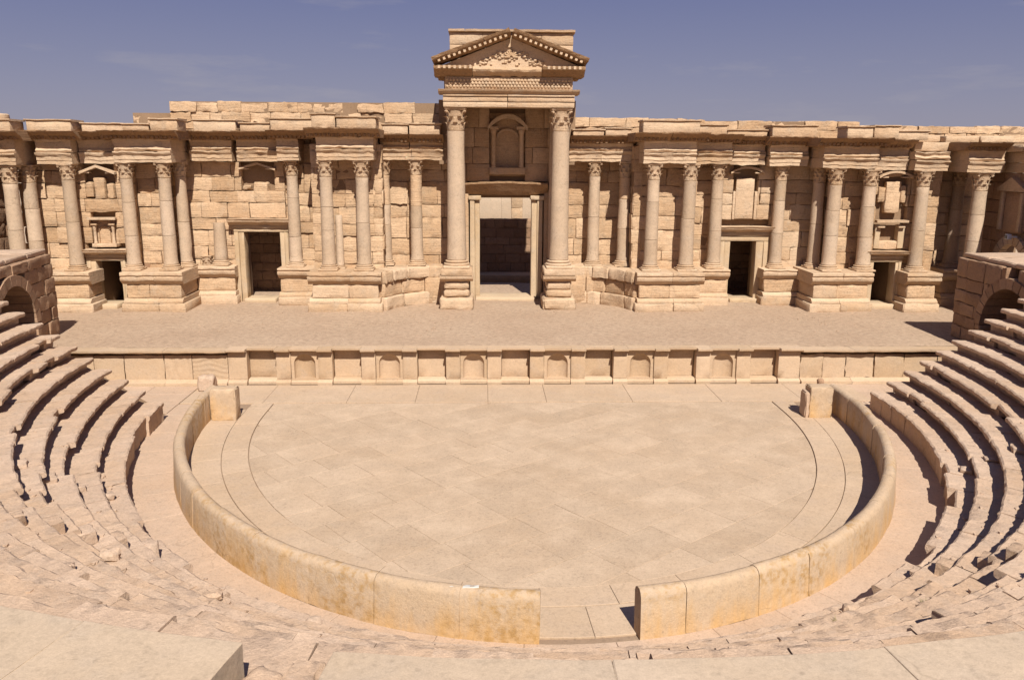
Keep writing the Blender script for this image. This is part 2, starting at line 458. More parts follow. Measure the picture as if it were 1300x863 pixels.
# ------------------------------------------------------------------ walls of stone blocks
def clipholes(x0, x1, z0, z1, holes):
    segs = [(x0, x1)]
    for hx0, hx1, hz0, hz1 in holes:
        if hz0 < z1-.12 and hz1 > z0+.12:
            ns = []
            for a, b in segs:
                if hx1 <= a or hx0 >= b: ns.append((a, b)); continue
                if hx0-a > .12: ns.append((a, hx0))
                if b-hx1 > .12: ns.append((hx1, b))
            segs = ns
    return segs
def stone_wall(root, p0, p1, z0, z1, mat, holes=(), ch=(.5, .9), bl=(.9, 2.0), depth=.45, amp=.032, wear=.09, rough=.06, seed=1, name='stone',
               courses=None, b=.04, core=True, miss=0., coremat=None, top_jag=0., choles=None, cback=None):
    """wall face from p0 to p1 (plan), outward normal to the right-hand side of p0->p1 (towards the viewer when p1 is right)"""
    R = random.Random(seed)
    p0 = np.array(p0, float); p1 = np.array(p1, float); Lw = np.linalg.norm(p1-p0); u = (p1-p0)/Lw; n = np.array([u[1], -u[0]])
    def mp(V):
        return np.stack([p0[0]+u[0]*V[:, 0]+n[0]*V[:, 1], p0[1]+u[1]*V[:, 0]+n[1]*V[:, 1], V[:, 2]], 1)
    z = z0; ci = 0
    while z < z1-.05:
        h = courses[ci] if courses and ci < len(courses) else R.uniform(*ch)
        if z1-z-h < .3: h = z1-z
        ci += 1; x = -R.uniform(0, .8)
        while x < Lw:
            L = R.uniform(*bl)
            a, c = max(x, 0), min(x+L, Lw)
            if Lw-c < .35: c = Lw; L = Lw-x+.01
            for s0, s1 in clipholes(a, c, z, z+h, holes):
                if s1-s0 < .1 or R.random() < miss: continue
                pj = R.uniform(-rough, rough); tj = R.uniform(0, top_jag) if z+h > z1-.06 else 0
                g = R.uniform(.002, .007)
                W, F = rbox((s0+g, -depth, z+g), (s1-g, pj, z+h-g-tj), (max(4, min(9, int((s1-s0)/.2)+2)), 2, 5), b*.45, amp*R.uniform(.6, 1.7), 3.6, wear*R.choice((.1, .2, .4, 1.5)), mp)
                mesh(name, W, F, mat, root, smooth=42)
            x += L
        z += h
    if core:
        cs = []; holes0 = holes; holes = holes if choles is None else choles; cback = cback or depth+.25; cfr = .07 if choles is None else (.38 if len(holes0) > len(holes) else .07)
        zc = sorted(set([z0, z1]+[min(max(q, z0), z1) for hh in holes for q in (hh[2], hh[3])]))
        for za, zb in zip(zc, zc[1:]):
            if zb-za < .02: continue
            segs = [(0, Lw)]
            for hx0, hx1, hz0, hz1 in holes:
                if hz0 < zb-.01 and hz1 > za+.01:
                    ns = []
                    for a, c in segs:
                        if hx1 <= a or hx0 >= c: ns.append((a, c)); continue
                        if hx0 > a: ns.append((a, hx0))
                        if hx1 < c: ns.append((hx1, c))
                    segs = ns
            for a, c in segs:
                if c-a > .02: cs.append(rbox((a, -cback, za), (c, -cfr, zb-(.05 if zb > z1-.01 else 0)), (1, 1, 1), 0, 0, 1, 0, mp))
        if cs: mesh('wall_core', *merge(cs), coremat or M_core, root)
    return mp

def box_part(name, root, lo, hi, mat, n=(4, 3, 3), b=.03, amp=.01, wear=.02, fr=2.5, mapf=None, label=None, sm=48):
    o = mesh(name, *rbox(lo, hi, (n[0]+1, n[1], n[2]+1), b*.7, amp*1.15, fr*1.3, wear, mapf), mat, root, smooth=sm)
    if label: o['label'] = label
    return o
def xmap(V): return V                                   # (x, y, z) as is; prof uses (u=x, a=y, b=z)

ZP = 3.47                                              # podium top
ZA = 8.85                                              # underside of the entablature

# ------------------------------------------------------------------ facade: back walls in bays
def doorframe(root, xc0, xc1, ox0, ox1, ztop, yw, zb=ZS, lintel=.55, corn=.3, label=None, jamb_mat=None):
    """frame between xc0..xc1 around opening ox0..ox1"""
    jm = jamb_mat or M_frame
    for a, b in ((xc0, ox0), (ox1, xc1)):
        w = b-a
        for q, (i0, i1, pr) in enumerate(((0, .45, .16), (.45, 1, .10))):
            if a > ox0: i0, i1 = 1-i1, 1-i0
            box_part('door_jamb', root, (a+w*i0+.004, yw-pr-.1, zb-.02), (a+w*i1-.004, yw+.5, ztop), jm, (3, 2, 7), .02, .012, .03)
    box_part('door_lintel', root, (xc0-.02, yw-.24, ztop+.006), (xc1+.02, yw+.5, ztop+lintel*.55), jm, (8, 2, 3), .02, .012, .03)
    box_part('door_lintel', root, (xc0-.06, yw-.30, ztop+lintel*.55+.006), (xc1+.06, yw+.5, ztop+lintel), jm, (8, 2, 3), .02, .012, .03)
    if corn:
        z = ztop+lintel+.006
        P = [(yw-.34, z), (yw-.44, z+corn*.35), (yw-.62, z+corn*.55), (yw-.64, z+corn*.8), (yw-.70, z+corn), (yw+.3, z+corn), (yw+.3, z)]
        mesh('door_cornice', *prof(P[::-1], xc0-.22, xc1+.22, 10, xmap, .03, 3), M_trim, root, smooth=35)
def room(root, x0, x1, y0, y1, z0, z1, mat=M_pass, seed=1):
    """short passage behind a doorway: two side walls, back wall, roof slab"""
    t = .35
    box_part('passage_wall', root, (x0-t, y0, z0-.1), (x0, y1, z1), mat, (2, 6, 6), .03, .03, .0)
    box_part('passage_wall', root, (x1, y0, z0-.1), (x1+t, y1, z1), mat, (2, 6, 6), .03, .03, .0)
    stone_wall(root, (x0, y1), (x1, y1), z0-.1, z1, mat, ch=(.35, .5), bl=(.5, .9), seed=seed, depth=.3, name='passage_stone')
    box_part('passage_shade_roof', root, (x0-t, y0+.1, z1+.01), (x1+t, y1+.4, z1+.35), mat, (4, 4, 2), .03, .02)  # slab added to keep sky light out and the doorway dark
def arch_niche(root, x0, x1, z0, z1, yw, depth=.35, mat=M_wall, rim=.1):
    """round-headed recess with raised rim; back face built as a curved shell"""
    r = (x1-x0)/2; xc = (x0+x1)/2; zs = z1-r; n = 12
    out = [(x0, z0)]+[(xc-r*math.cos(PI*k/n), zs+r*math.sin(PI*k/n)) for k in range(n+1)]+[(x1, z0)]
    V = []; F = []; m = len(out)
    for dy in (-.02, .0): pass
    for (x, z) in out: V.append((x, yw-.03, z))
    for (x, z) in out: V.append((x, yw+depth*(.75 if x in (x0, x1) else 1)*.8, z))
    V.append((xc, yw+depth, zs))
    for k in range(m-1): F.append((k, k+1, m+k+1, m+k))
    for k in range(m-1): F.append((m+k, m+k+1, 2*m))
    F.append((m-1, 0, m, 2*m-1)); F.append((2*m-1, m, 2*m))
    return mesh('niche_recess', V, F, mat, root)
def aedicule(root, x0, x1, z0, z1, yw, head='arch', colonnettes=True, sill=True, fill=None, small=False, mat=None):
    """wall niche framed by colonnettes, sill and a small pediment projecting from the wall at yw"""
    mat = mat or M_trim
    w = x1-x0; h = z1-z0
    nf = thing_child('niche_frame', root, (x0+w/2, yw, z0))
    cw = w*.13; zc = z0+h*.74
    if sill: box_part('sill', nf, (x0-.06, yw-.22, z0), (x1+.06, yw+.2, z0+h*.12), mat, (6, 2, 3), .02, .012, .03)
    zb = z0+(h*.12 if sill else 0)+.004
    if colonnettes:
        for a in (x0+cw*.2, x1-cw*1.2):
            V, F = lathe([(cw*.62, 0), (cw*.62, .05), (cw*.5, .08), (cw*.5, zc-zb-.22), (cw*.62, zc-zb-.18), (cw*.75, zc-zb-.03), (cw*.75, zc-zb)], 10, a+cw/2, yw-.10, zb, .008, 5)
            mesh('colonnette', V, F, mat, nf, smooth=40)
    ov = .14; pj = .34
    if head == 'arch': top = [(x0-ov+(w+2*ov)*k/10, zc+h*.06+(z1-zc-h*.06)*math.sin(PI*k/10)**.8) for k in range(11)]
    elif head == 'tri': top = [(x0-ov, zc+h*.05), (x0+w/2, z1), (x1+ov, zc+h*.05)]
    else: top = [(x0-ov, z1), (x1+ov, z1)]
    t = h*.075
    ring_o = top; 
    V = []; F = []; m = len(top)
    for y in (yw-pj, yw+.1):
        for x, z in ring_o: V.append((x, y, z))
        for x, z in ring_o: V.append((x, y, z-t))
    for k in range(m-1):
        F += [(k, m+k, m+k+1, k+1), (2*m+k, 2*m+k+1, 3*m+k+1, 3*m+k), (k, k+1, 2*m+k+1, 2*m+k), (m+k, 3*m+k, 3*m+k+1, m+k+1)]
    F += [(0, 2*m, 3*m, m), (m-1, 2*m-1, 4*m-1, 3*m-1)]
    V = np.array(V, float); V += vec_noise(V, 3, nseed())*.02
    mesh('hood', V, F, mat, nf)
    # entablature blocks over the colonnettes, with the tympanum broken between them
    for a, b in ((x0-.03, x0+w*.24), (x1-w*.24, x1+.03)):
        box_part('bracket', nf, (a, yw-.26, zc), (b, yw+.1, zc+h*.055), mat, (2, 2, 2), .02, .012, .03)
    return nf
def thing_child(name, root, loc):
    o = bpy.data.objects.new(name, None); C.objects.link(o); o.parent = root
    o.location = Vector(np.array(loc)-wl(root)); o.empty_display_size = .2
    return o

def wall_bay(name, label, x0, x1, y, z0, z1, seed, holes=(), **k):
    root = thing(name, label, 'stone wall', ((x0+x1)/2, y, z0))
    hl = [(a-x0, b-x0, c, d) for a, b, c, d in holes]
    ch_ = [(a-x0, b-x0, c, d) for a, b, c, d in k.pop('door', ())]
    stone_wall(root, (x0, y), (x1, y), z0, z1, k.pop('mat', M_wall), holes=hl, seed=seed, choles=ch_, cback=17.0-y, **k)
    return root
CRS = [.72, .62, .80, .60, .86, .66, .74]
# small door bays (outermost)
ZT_ = 9.72
YS = 13.55; YD = 15.4
def q1(x): return -1.6+(x+1.6)*(YS+29.3)/43.7
def z1_(z): return 9.15+(z-9.15)*(YS+29.3)/43.7
def hol(l, fx, fz): return [(fx(a), fx(b), ZS if c <= ZS else fz(c), fz(d)) for a, b, c, d in l]
w = wall_bay('stage_wall', 'ochre block wall with the far left small doorway and little round headed niche', -24.6, -19.05, YS, ZS, ZT_, 21,
             holes=hol(((-22.0, -19.98, ZS, 4.25), (-21.62, -20.35, 4.5, 5.95), (-21.75, -20.25, 7.0, 8.6)), q1, z1_), door=hol(((-21.6, -20.1, ZS, 3.85),), q1, z1_))
doorframe(w, q1(-21.97), q1(-20.0), q1(-21.5), q1(-20.26), z1_(3.80), YS, lintel=.32, corn=.26)
box_part('threshold', w, (q1(-21.9), YS-.5, ZS-.05), (q1(-20.5), YS+.8, ZS+.22), M_frame, (5, 4, 2), .03, .01)
room(w, q1(-21.9), q1(-19.4), YS+.5, 16.6, ZS, z1_(3.9), seed=3)
box_part('niche_block', w, (q1(-21.62), YS+.1, z1_(4.5)), (q1(-20.35), YS+.5, z1_(5.95)), M_wall, (5, 2, 5), .02, .015)
arch_niche(w, q1(-21.28), q1(-20.72), z1_(4.62), z1_(5.55), YS+.04, .3)
aedicule(w, q1(-21.55), q1(-20.42), z1_(4.5), z1_(6.0), YS+.02, 'flat', True, True)
aedicule(w, q1(-21.75), q1(-20.25), z1_(7.0), z1_(8.62), YS+.02, 'tri', False, False)
for q in ((-21.3, -20.75, 6.9, 8.0), (-20.7, -20.3, 6.95, 7.7), (-21.74, -21.34, 7.0, 7.75)):
    box_part('stone', w, (q1(q[0]), YS-.04, z1_(q[2])), (q1(q[1]), YS+.4, z1_(q[3])), M_wall, (5, 2, 6), .08, .04, .08)
w = wall_bay('stage_wall', 'ochre block wall with the far right small doorway under a blind window', 18.35, 21.9, YS, ZS, ZT_-.1, 23,
             holes=hol(((18.7, 20.65, ZS, 4.15), (19.05, 20.75, 4.35, 6.05), (19.05, 20.65, 6.9, 8.3)), q1, z1_), door=hol(((19.0, 20.5, ZS, 3.85),), q1, z1_))
doorframe(w, q1(18.75), q1(20.6), q1(19.14), q1(20.3), z1_(3.80), YS, lintel=.32, corn=.26)
box_part('threshold', w, (q1(19.1), YS-.5, ZS-.05), (q1(20.35), YS+.8, ZS+.22), M_frame, (5, 4, 2), .03, .01)
room(w, q1(18.5), q1(20.9), YS+.5, 16.6, ZS, z1_(3.9), seed=4)
aedicule(w, q1(19.2), q1(20.6), z1_(4.45), z1_(6.0), YS+.02, 'flat', False, False)
for a_, b_ in ((19.1, 19.4), (20.35, 20.75)): box_part('window_jamb', w, (q1(a_), YS-.05, z1_(4.5)), (q1(b_), YS+.4, z1_(5.75)), M_frame, (2, 2, 5), .03, .015)
aedicule(w, q1(19.1), q1(20.6), z1_(7.1), z1_(8.55), YS+.02, 'arch', False, False)
for q in ((19.5, 20.3, 6.35, 8.0), (19.1, 19.5, 6.9, 7.7), (20.3, 20.6, 6.9, 7.8), (19.15, 20.65, 4.45, 4.9)):
    box_part('stone', w, (q1(q[0]), YS+.02, z1_(q[2])), (q1(q[1]), YS+.4, z1_(q[3])), M_wall, (5, 2, 6), .06, .03, .05)
wall_bay('stage_wall', 'shaded block wall at the far right behind the corner column', 21.9, 24.8, 15.4, ZS, ZT_-.1, 24)
# walls behind the paired columns, y = 14.15
for x0, x1, y, sd, lb in ((-19.05, -17.4, 14.1, 31, 'ochre block wall behind the left pair of columns beside the small doorway'),
                     (-12.0, -10.3, 15.6, 35, 'narrow ochre wall strip behind the column right of the tall left doorway'),
                     (-10.3, -6.75, 14.1, 32, 'ochre block wall behind the two columns left of the curved niche'),
                     (6.15, 9.4, 14.15, 33, 'rough block wall behind the two columns right of the central porch'),
                     (9.4, 11.15, 15.4, 36, 'narrow pale wall strip behind the column left of the right side doorway'),
                     (16.35, 18.35, 14.15, 34, 'pale block wall behind the right pair of columns by the small doorway')):
    wall_bay('stage_wall', lb, x0, x1, y, ZP-.5, ZT_, sd, courses=CRS if sd != 33 else [.9, .5, 1.1, .7, 1.0, .55], amp=.035, wear=.09)
# side door bays, y = 15.9
def q2(x): return -1.6+(x+1.6)*(YD+29.3)/45.2
def z2_(z): return 9.15+(z-9.15)*(YD+29.3)/45.2
w = wall_bay('stage_wall', 'recessed ochre wall with the tall left side doorway and empty pediment niche', -17.4, -11.95, YD, ZS, ZT_, 41,
             holes=hol(((-14.85, -11.95, ZS, 5.75), (-14.3, -12.6, 7.4, 8.3)), q2, z2_), door=hol(((-14.5, -12.2, ZS, 5.3),), q2, z2_), courses=[.75, .7, .8, .7, .85, .62, .8, .6, .7], amp=.035, wear=.09)
doorframe(w, q2(-14.82), q2(-11.97), q2(-14.3), q2(-12.42), z2_(5.16), YD, lintel=.36, corn=.34)
box_part('threshold', w, (q2(-14.4), YD-.5, ZS-.05), (q2(-12.75), YD+.7, ZS+.2), M_frame, (5, 4, 2), .03, .01)
aedicule(w, q2(-14.25), q2(-12.6), z2_(7.35), z2_(8.78), YD+.02, 'tri', False, False)
for q in ((-13.75, -12.9, 6.75, 7.75), (-14.28, -13.8, 7.35, 7.6)):
    box_part('stone', w, (q2(q[0]), YD-.04, z2_(q[2])), (q2(q[1]), YD+.4, z2_(q[3])), M_wall, (6, 2, 6), .1, .04, .1)
w = wall_bay('stage_wall', 'recessed pale wall with the right side doorway and arched hood niche', 11.15, 16.35, YD, ZS, ZT_, 42, mat=M_trim,
             holes=hol(((11.2, 14.0, ZS, 5.6), (11.85, 13.2, 5.9, 8.4)), q2, z2_), door=hol(((11.6, 13.5, ZS, 4.9),), q2, z2_), courses=[.75, .7, .8, .7, .85, .62, .8, .6, .7], rough=.025, wear=.04)
doorframe(w, q2(11.22), q2(13.97), q2(11.82), q2(13.24), z2_(4.74), YD, lintel=.5, corn=.28)
box_part('threshold', w, (q2(11.9), YD-.5, ZS-.05), (q2(13.5), YD+.7, ZS+.2), M_frame, (5, 4, 2), .03, .01)
aedicule(w, q2(11.75), q2(13.3), z2_(7.3), z2_(8.7), YD+.02, 'arch', False, False, mat=M_trim)
box_part('stone', w, (q2(12.02), YD+.03, z2_(5.92)), (q2(13.02), YD+.4, z2_(8.1)), M_trim, (4, 2, 6), .05, .008, .02)
box_part('stone', w, (q2(11.86), YD-.04, z2_(5.9)), (q2(12.0), YD+.4, z2_(7.4)), M_trim, (2, 2, 5), .03, .01)
box_part('stone', w, (q2(13.04), YD-.04, z2_(5.9)), (q2(13.19), YD+.4, z2_(7.4)), M_trim, (2, 2, 5), .03, .01)
room(w, q2(11.0), q2(14.6), YD+.5, 20.0, ZS, z2_(4.95), mat=M_pass, seed=6)
# niche walls, y = 16.3, either side of the porch, and returns
for x0, x1, sd, lb in ((-6.75, -3.2, 51, 'ochre block wall behind the two columns of the left curved niche'), (2.55, 6.15, 52, 'ochre block wall behind the two columns of the right curved niche')):
    w = wall_bay('stage_wall', lb, x0, x1, 16.2, ZP-.5, ZT_, sd, courses=[.95, .9, 1.1, .7, 1.2, .6], amp=.035, wear=.09)
    sx = x0 if x0 < 0 else x1
# returns (short cross walls joining the bays)
for xr, ya, yb, fl, lb in ((-19.05, YS, 14.1, -1, ''), (-17.4, 14.1, YD, 1, 'short cross wall at the right side of the left paired columns'),
        (-12.0, 15.6, YD, -1, ''), (-10.3, 14.1, 15.6, -1, 'short cross wall left of the podium with two columns by the left niche'),
        (-6.75, 14.1, 16.2, 1, 'short cross wall closing the left curved niche'), (6.15, 14.15, 16.2, -1, 'short cross wall closing the right curved niche'),
        (9.4, 14.15, 15.4, 1, 'short cross wall right of the podium with two columns by the right niche'),
        (16.35, 14.15, YD, -1, 'short cross wall left of the right paired columns'), (21.9, YS, 15.4, 1, 'shaded short cross wall near the far right corner column')):
    if not lb: continue
    root = thing('return_wall', lb, 'stone wall', (xr, (ya+yb)/2, ZS)); sd = int(abs(xr)*7)
    if fl > 0: stone_wall(root, (xr, ya), (xr, yb), ZS, ZT_, M_wall, seed=sd, core=False)
    else: stone_wall(root, (xr, yb), (xr, ya), ZS, ZT_, M_wall, seed=sd, core=False)
# court behind the left side door: open passage with masonry
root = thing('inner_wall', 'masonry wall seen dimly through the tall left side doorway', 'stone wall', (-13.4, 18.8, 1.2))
stone_wall(root, (-15.8, 18.8), (-11.0, 18.8), 1.2, 7.5, M_pass, ch=(.4, .6), bl=(.5, 1.0), seed=71, rough=.03)  # darker masonry colour stands in for the dimness behind the door

# porch back wall y = 16.5, z up to 12
root = thing('porch_wall', 'tall shaded back wall of the central porch with the main doorway and upper niche', 'stone wall', (-.33, 16.5, ZS))
XO = -3.3
stone_wall(root, (-3.3, 16.5), (2.6, 16.5), ZS, 12.0, M_wall, holes=[(a-XO, b-XO, c, d) for a, b, c, d in ((-2.45, 1.78, ZS, 7.75), (-1.25, .65, 8.1, 11.4))],
           ch=(.8, 1.05), bl=(1.2, 2.2), seed=81, rough=.015, wear=.03, b=.03, amp=.012, choles=[(-1.8-XO, 1.05-XO, ZS, 6.95)], cback=.8)
box_part('niche_block', root, (-1.25, 16.75, 8.1), (.65, 17.1, 11.4), M_wall, (6, 2, 8), .02, .01)
nf = aedicule(root, -1.2, .62, 8.2, 11.35, 16.5, 'arch')
r = .52; xc = -.29; 
V, F = lathe([(0.56, 0), (.56, .08), (.5, .09), (.5, .16)], 16, xc, 0, 0)
# round head of the upper niche
arc = [(xc-.58*math.cos(PI*k/12), 10.15+.45*math.sin(PI*k/12)) for k in range(13)]
ri = [(xc-.46*math.cos(PI*k/12), 10.15+.34*math.sin(PI*k/12)) for k in range(13)]
V = [(x, 16.55, z) for x, z in arc]+[(x, 16.55, z) for x, z in ri]+[(x, 16.8, z) for x, z in arc]+[(x, 16.8, z) for x, z in ri]
F = []
for k in range(12): F += [(k, 13+k, 14+k, k+1), (26+k, 27+k, 40+k, 39+k), (k, k+1, 27+k, 26+k), (13+k, 39+k, 40+k, 14+k)]
mesh('niche_arch', V, F, M_trim, nf)
# pillars of the main doorway (thick jambs standing proud) and curved lintel
for a, b, sd in ((-2.32, -1.78, 1), (1.02, 1.62, 2)):
    for q, (i0, i1, pj) in enumerate(((0, .5, .35), (.5, 1, .25))):
        if sd == 2: i0, i1 = 1-i1, 1-i0
        box_part('door_jamb', root, (a+(b-a)*i0+.004, 16.5-pj, ZS-.05), (a+(b-a)*i1-.004, 16.95, 6.86), M_frame, (3, 3, 9), .03, .012, .04)
    box_part('jamb_capital', root, (a-.07, 16.08, 6.87), (b+.07, 16.9, 7.1), M_frame, (4, 3, 3), .03, .012, .04)
for a, b in ((-2.75, -2.38), (1.68, 1.98)):
    box_part('door_jamb', root, (a, 16.25, ZS-.05), (b, 16.6, 7.4), M_trim, (3, 2, 9), .03, .012, .04)
P = [(16.3, 7.12), (16.26, 7.18), (16.05, 7.35), (15.85, 7.62), (15.8, 7.66), (15.8, 7.74), (16.8, 7.76), (16.8, 7.12)]
def lint(V):
    W = V.copy(); t = (W[:, 0]+.35)/2.4
    W[:, 2] += np.where(W[:, 2] < 7.5, -.10*(1-t*t)*0+.06*t*t, .10*(1-t*t)); return W
mesh('door_lintel', *prof(P[::-1], -2.7, 1.86, 20, lint, .035, 2.4), M_carve, root, smooth=40)
box_part('threshold', root, (-2.0, 15.5, ZS-.05), (1.25, 17.4, ZS+.14), M_frame, (8, 5, 2), .03, .015)
# side cheeks of the porch
for xr, fl, sd in ((-3.3, 1, 82), (2.6, -1, 83)):
    lo, hi = (14.9, 16.5)
    if fl > 0: stone_wall(root, (xr, lo), (xr, hi), ZA-.1, 12.0, M_wall, seed=sd, ch=(.7, .9), rough=.02, depth=.3)
    else: stone_wall(root, (xr, hi), (xr, lo), ZA-.1, 12.0, M_wall, seed=sd, ch=(.7, .9), rough=.02, depth=.3)
# things seen through the main doorway
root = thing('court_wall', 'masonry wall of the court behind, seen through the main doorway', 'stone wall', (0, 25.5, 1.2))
stone_wall(root, (-7, 25.5), (7, 25.5), 1.2, 5.2, M_pass, ch=(.45, .7), bl=(.6, 1.3), seed=91, rough=.02)  # low albedo stone, so the court's shadow is partly in the colour
box_part('step', root, (-5, 23.6, 1.2), (5, 25.3, 1.75), M_wall, (8, 3, 2), .04, .02)
root = thing('far_wall', 'pale sunlit wall far behind the main doorway', 'stone wall', (0, 34, 1.2))
stone_wall(root, (-9, 34), (9, 34), 1.2, 9.0, M_far, ch=(1.4, 1.8), bl=(2.2, 3.4), seed=92, rough=.0, amp=.005, wear=.0, b=.01)
root = thing('far_pier', 'square stone pier standing beyond the main doorway', 'pier', (.6, 27.5, 1.2))
for k in range(6): box_part('stone', root, (.30, 27.2, 1.2+k*1.15), (1.05, 27.9, 2.34+k*1.15), M_trim, (3, 3, 3), .04, .015)

# ------------------------------------------------------------------ upper (rear) wall above the cornice
def upper(x0, x1, z1s, lb, sd, mat=M_wall, **k):
    root = thing('upper_wall', lb, 'stone wall', ((x0+x1)/2, 17.2, ZA))
    for a, b, zt in z1s:
        stone_wall(root, (a, 17.2), (b, 17.2), 9.6, zt, mat, seed=sd+int(a*3), **k)
    return root
upper(-25, -3.4, ((-18.2, -3.4, 11.96),), 'rough upper rear wall of weathered blocks left of the porch top', 101, ch=(.30, .52), bl=(.5, 1.7), rough=.13, wear=.25, amp=.06, miss=.015, top_jag=.16)
upper(-20.2, -18.2, ((-20.2, -18.2, 11.35),), 'stepped low end of the upper rear wall on the left', 102, ch=(.4, .55), bl=(.8, 1.6), rough=.1, wear=.3, amp=.06, top_jag=.35)
upper(2.7, 27, ((2.7, 9.5, 11.25), (9.5, 19, 11.15), (19, 34, 10.95)), 'rear wall top course of separate blocks right of the porch', 103, ch=(.45, .60), bl=(1.1, 2.1), rough=.08, wear=.2, amp=.05, miss=.03, top_jag=.06)

# fill between the cornice and the rear wall (tops of the walls)
root = thing('wall_top_fill', 'rubble and slab top of the left half of the stage wall behind the cornice', 'wall top', (-14, 15.5, 9.8))
for k in range(12):
    a = -25+k*1.8; box_part('slab', root, (a, 15.9, 9.5), (a+1.78, 17.0, 10.2), M_wall, (3, 4, 2), .05, .03, .05)
root = thing('wall_top_fill', 'slab top of the right half of the stage wall behind the cornice', 'wall top', (13, 15.5, 9.8))
for k in range(13):
    a = 2.7+k*1.8; box_part('slab', root, (a, 15.9, 9.5), (a+1.78, 17.0, 10.15), M_wall, (3, 4, 2), .05, .03, .05)

# ------------------------------------------------------------------ podiums
def podium(label, x0, x1, yf, yb, sd, name='podium', joints=None, top=ZP, wear=.05, side=.22):
    root = thing(name, label, 'podium', ((x0+x1)/2, (yf+yb)/2, ZS)); R = random.Random(sd)
    W = x1-x0; n = max(1, int(round(W/1.5)))
    def cutsx(a, b, n):
        c = [a]+[a+(b-a)*(k+R.uniform(-.18, .18))/n for k in range(1, n)]+[b]; return list(zip(c, c[1:]))
    sp = side if side else .0
    for a, b in cutsx(x0-sp, x1+sp, n):
        box_part('plinth', root, (a+.004, yf-.24, ZS-.06), (b-.004, yb, ZS+.42), M_trim, (4, 3, 3), .06, .03, wear)
    for a, b in cutsx(x0-sp*.5, x1+sp*.5, n):
        P = [(yf-.2, ZS+.43), (yf-.2, ZS+.52), (yf-.1, ZS+.60), (yf-.03, ZS+.66), (yb, ZS+.66), (yb, ZS+.43)]
        mesh('base_moulding', *prof(P[::-1], a+.004, b-.004, 5, xmap, .025, 3), M_trim, root, smooth=40)
    for a, b in cutsx(x0, x1, n):
        box_part('dado_stone', root, (a+.004, yf, ZS+.67), (b-.004, yb, ZS+1.36), M_wall if R.random() < .7 else M_trim, (5, 3, 4), .04, .03, wear)
    for a, b in cutsx(x0-sp*.8, x1+sp*.8, n):
        P = [(yf-.02, ZS+1.37), (yf-.08, ZS+1.45), (yf-.2, ZS+1.54), (yf-.24, ZS+1.60), (yf-.24, ZS+1.72), (yf-.19, ZS+1.74), (yf-.19, ZS+1.80), (yf-.25, ZS+1.83), (yf-.25, top-.03), (yf-.22, top), (yb, top), (yb, ZS+1.37)]
        mesh('cap_moulding', *prof(P[::-1], a+.004, b-.004, 10, xmap, .026, 4.5), M_trim, root, smooth=40)
    return root
podium('moulded pedestal under the leftmost free column, left of the small doorway', -22.9, -21.1, 12.3, 13.7, 1)
podium('broad projecting podium under the left pair of columns', -19.3, -16.62, 12.35, 14.95, 2)
podium('pedestal with the broken column stump left of the tall left doorway', -16.6, -14.65, 14.75, 15.8, 3, side=.12)
podium('setback podium right of the tall left doorway', -12.2, -10.2, 14.4, 15.7, 4, side=.1, top=3.42)
podium('broad projecting podium left of the curved niche under two columns', -10.15, -6.85, 12.35, 14.85, 5)
podium('projecting podium right of the central porch under two columns', 6.3, 9.4, 12.35, 14.85, 6)
podium('setback podium left of the right side doorway', 9.6, 11.3, 14.15, 15.4, 7, side=.1, top=3.42)
podium('pedestal under the single column right of the right side doorway', 13.37, 15.3, 14.4, 15.7, 8, side=.15, top=3.38)
podium('broad projecting podium under the right pair of columns', 15.25, 18.05, 12.35, 14.95, 9)
podium('tall pedestal right of the far right small doorway', 20.1, 21.55, 12.3, 13.7, 10)
podium('shaded podium in the far right corner behind the arched passage', 22.7, 25.0, 13.9, 15.5, 11, side=.05)
podium('shaded podium in the far left corner behind the arched passage', -26.2, -23.15, 12.0, 13.7, 12, side=.05)
# curved niche podiums
def curved_podium(label, pts, sd, name='curved_podium'):
    root = thing(name, label, 'podium', (pts[0][0], pts[0][1], ZS)); R = random.Random(sd)
    pts = [np.array(p) for p in pts]
    seg = [np.linalg.norm(b-a) for a, b in zip(pts, pts[1:])]; T = sum(seg)
    def at(u):
        for (a, b), L in zip(zip(pts, pts[1:]), seg):
            if u <= L or b is pts[-1]: return a+(b-a)*min(1, u/L), (b-a)/L
            u -= L
    def mp(V):
        W = V.copy()
        for i in range(len(V)):
            p, t = at(V[i, 0]); n = np.array([t[1], -t[0]]); q = p-n*V[i, 1]; W[i, 0], W[i, 1] = q
        return W
    for z0, z1, pj, nm, ln, am in ((ZS-.06, ZS+.62, .14, 'plinth', 1.5, .04), (ZS+.63, ZS+1.36, 0, 'dado_stone', 1.25, .05), (ZS+1.37, ZP, .14, 'cap_moulding', 1.1, .06)):
        u = 0
        while u < T-.05:
            L = ln*R.uniform(.7, 1.3)
            if T-u-L < .5: L = T-u
            box_part(nm, root, (u+.01, -pj, z0), (u+L-.01, 1.0, z1), M_wall if nm == 'dado_stone' else M_trim, (6, 3, 4), .08, am, .1, 2.2, mp)
            u += L
    # rubble bed filling the niche floor behind the curve
    return root
curved_podium('curved podium of rough blocks in the niche left of the porch', [(-6.6, 12.6), (-6.1, 13.6), (-5.4, 14.4), (-4.5, 14.9), (-3.6, 14.9)], 5)
curved_podium('curved podium of rough blocks in the niche right of the porch', [(3.0, 14.9), (4.0, 14.9), (4.9, 14.4), (5.6, 13.6), (6.1, 12.6)], 6)
root = thing('niche_floor_bed', 'flat top bed of the curved podium left of the porch', 'podium', (-5, 15.5, ZS))
for a in (-6.7, -5.7, -4.7, -3.9): box_part('slab', root, (a+.01, 14.75, ZS), (a+(.98 if a < -4 else .8), 16.2, ZP-.02), M_wall, (4, 3, 2), .05, .02)
root = thing('niche_floor_bed', 'flat top bed of the curved podium right of the porch', 'podium', (5, 15.5, ZS))
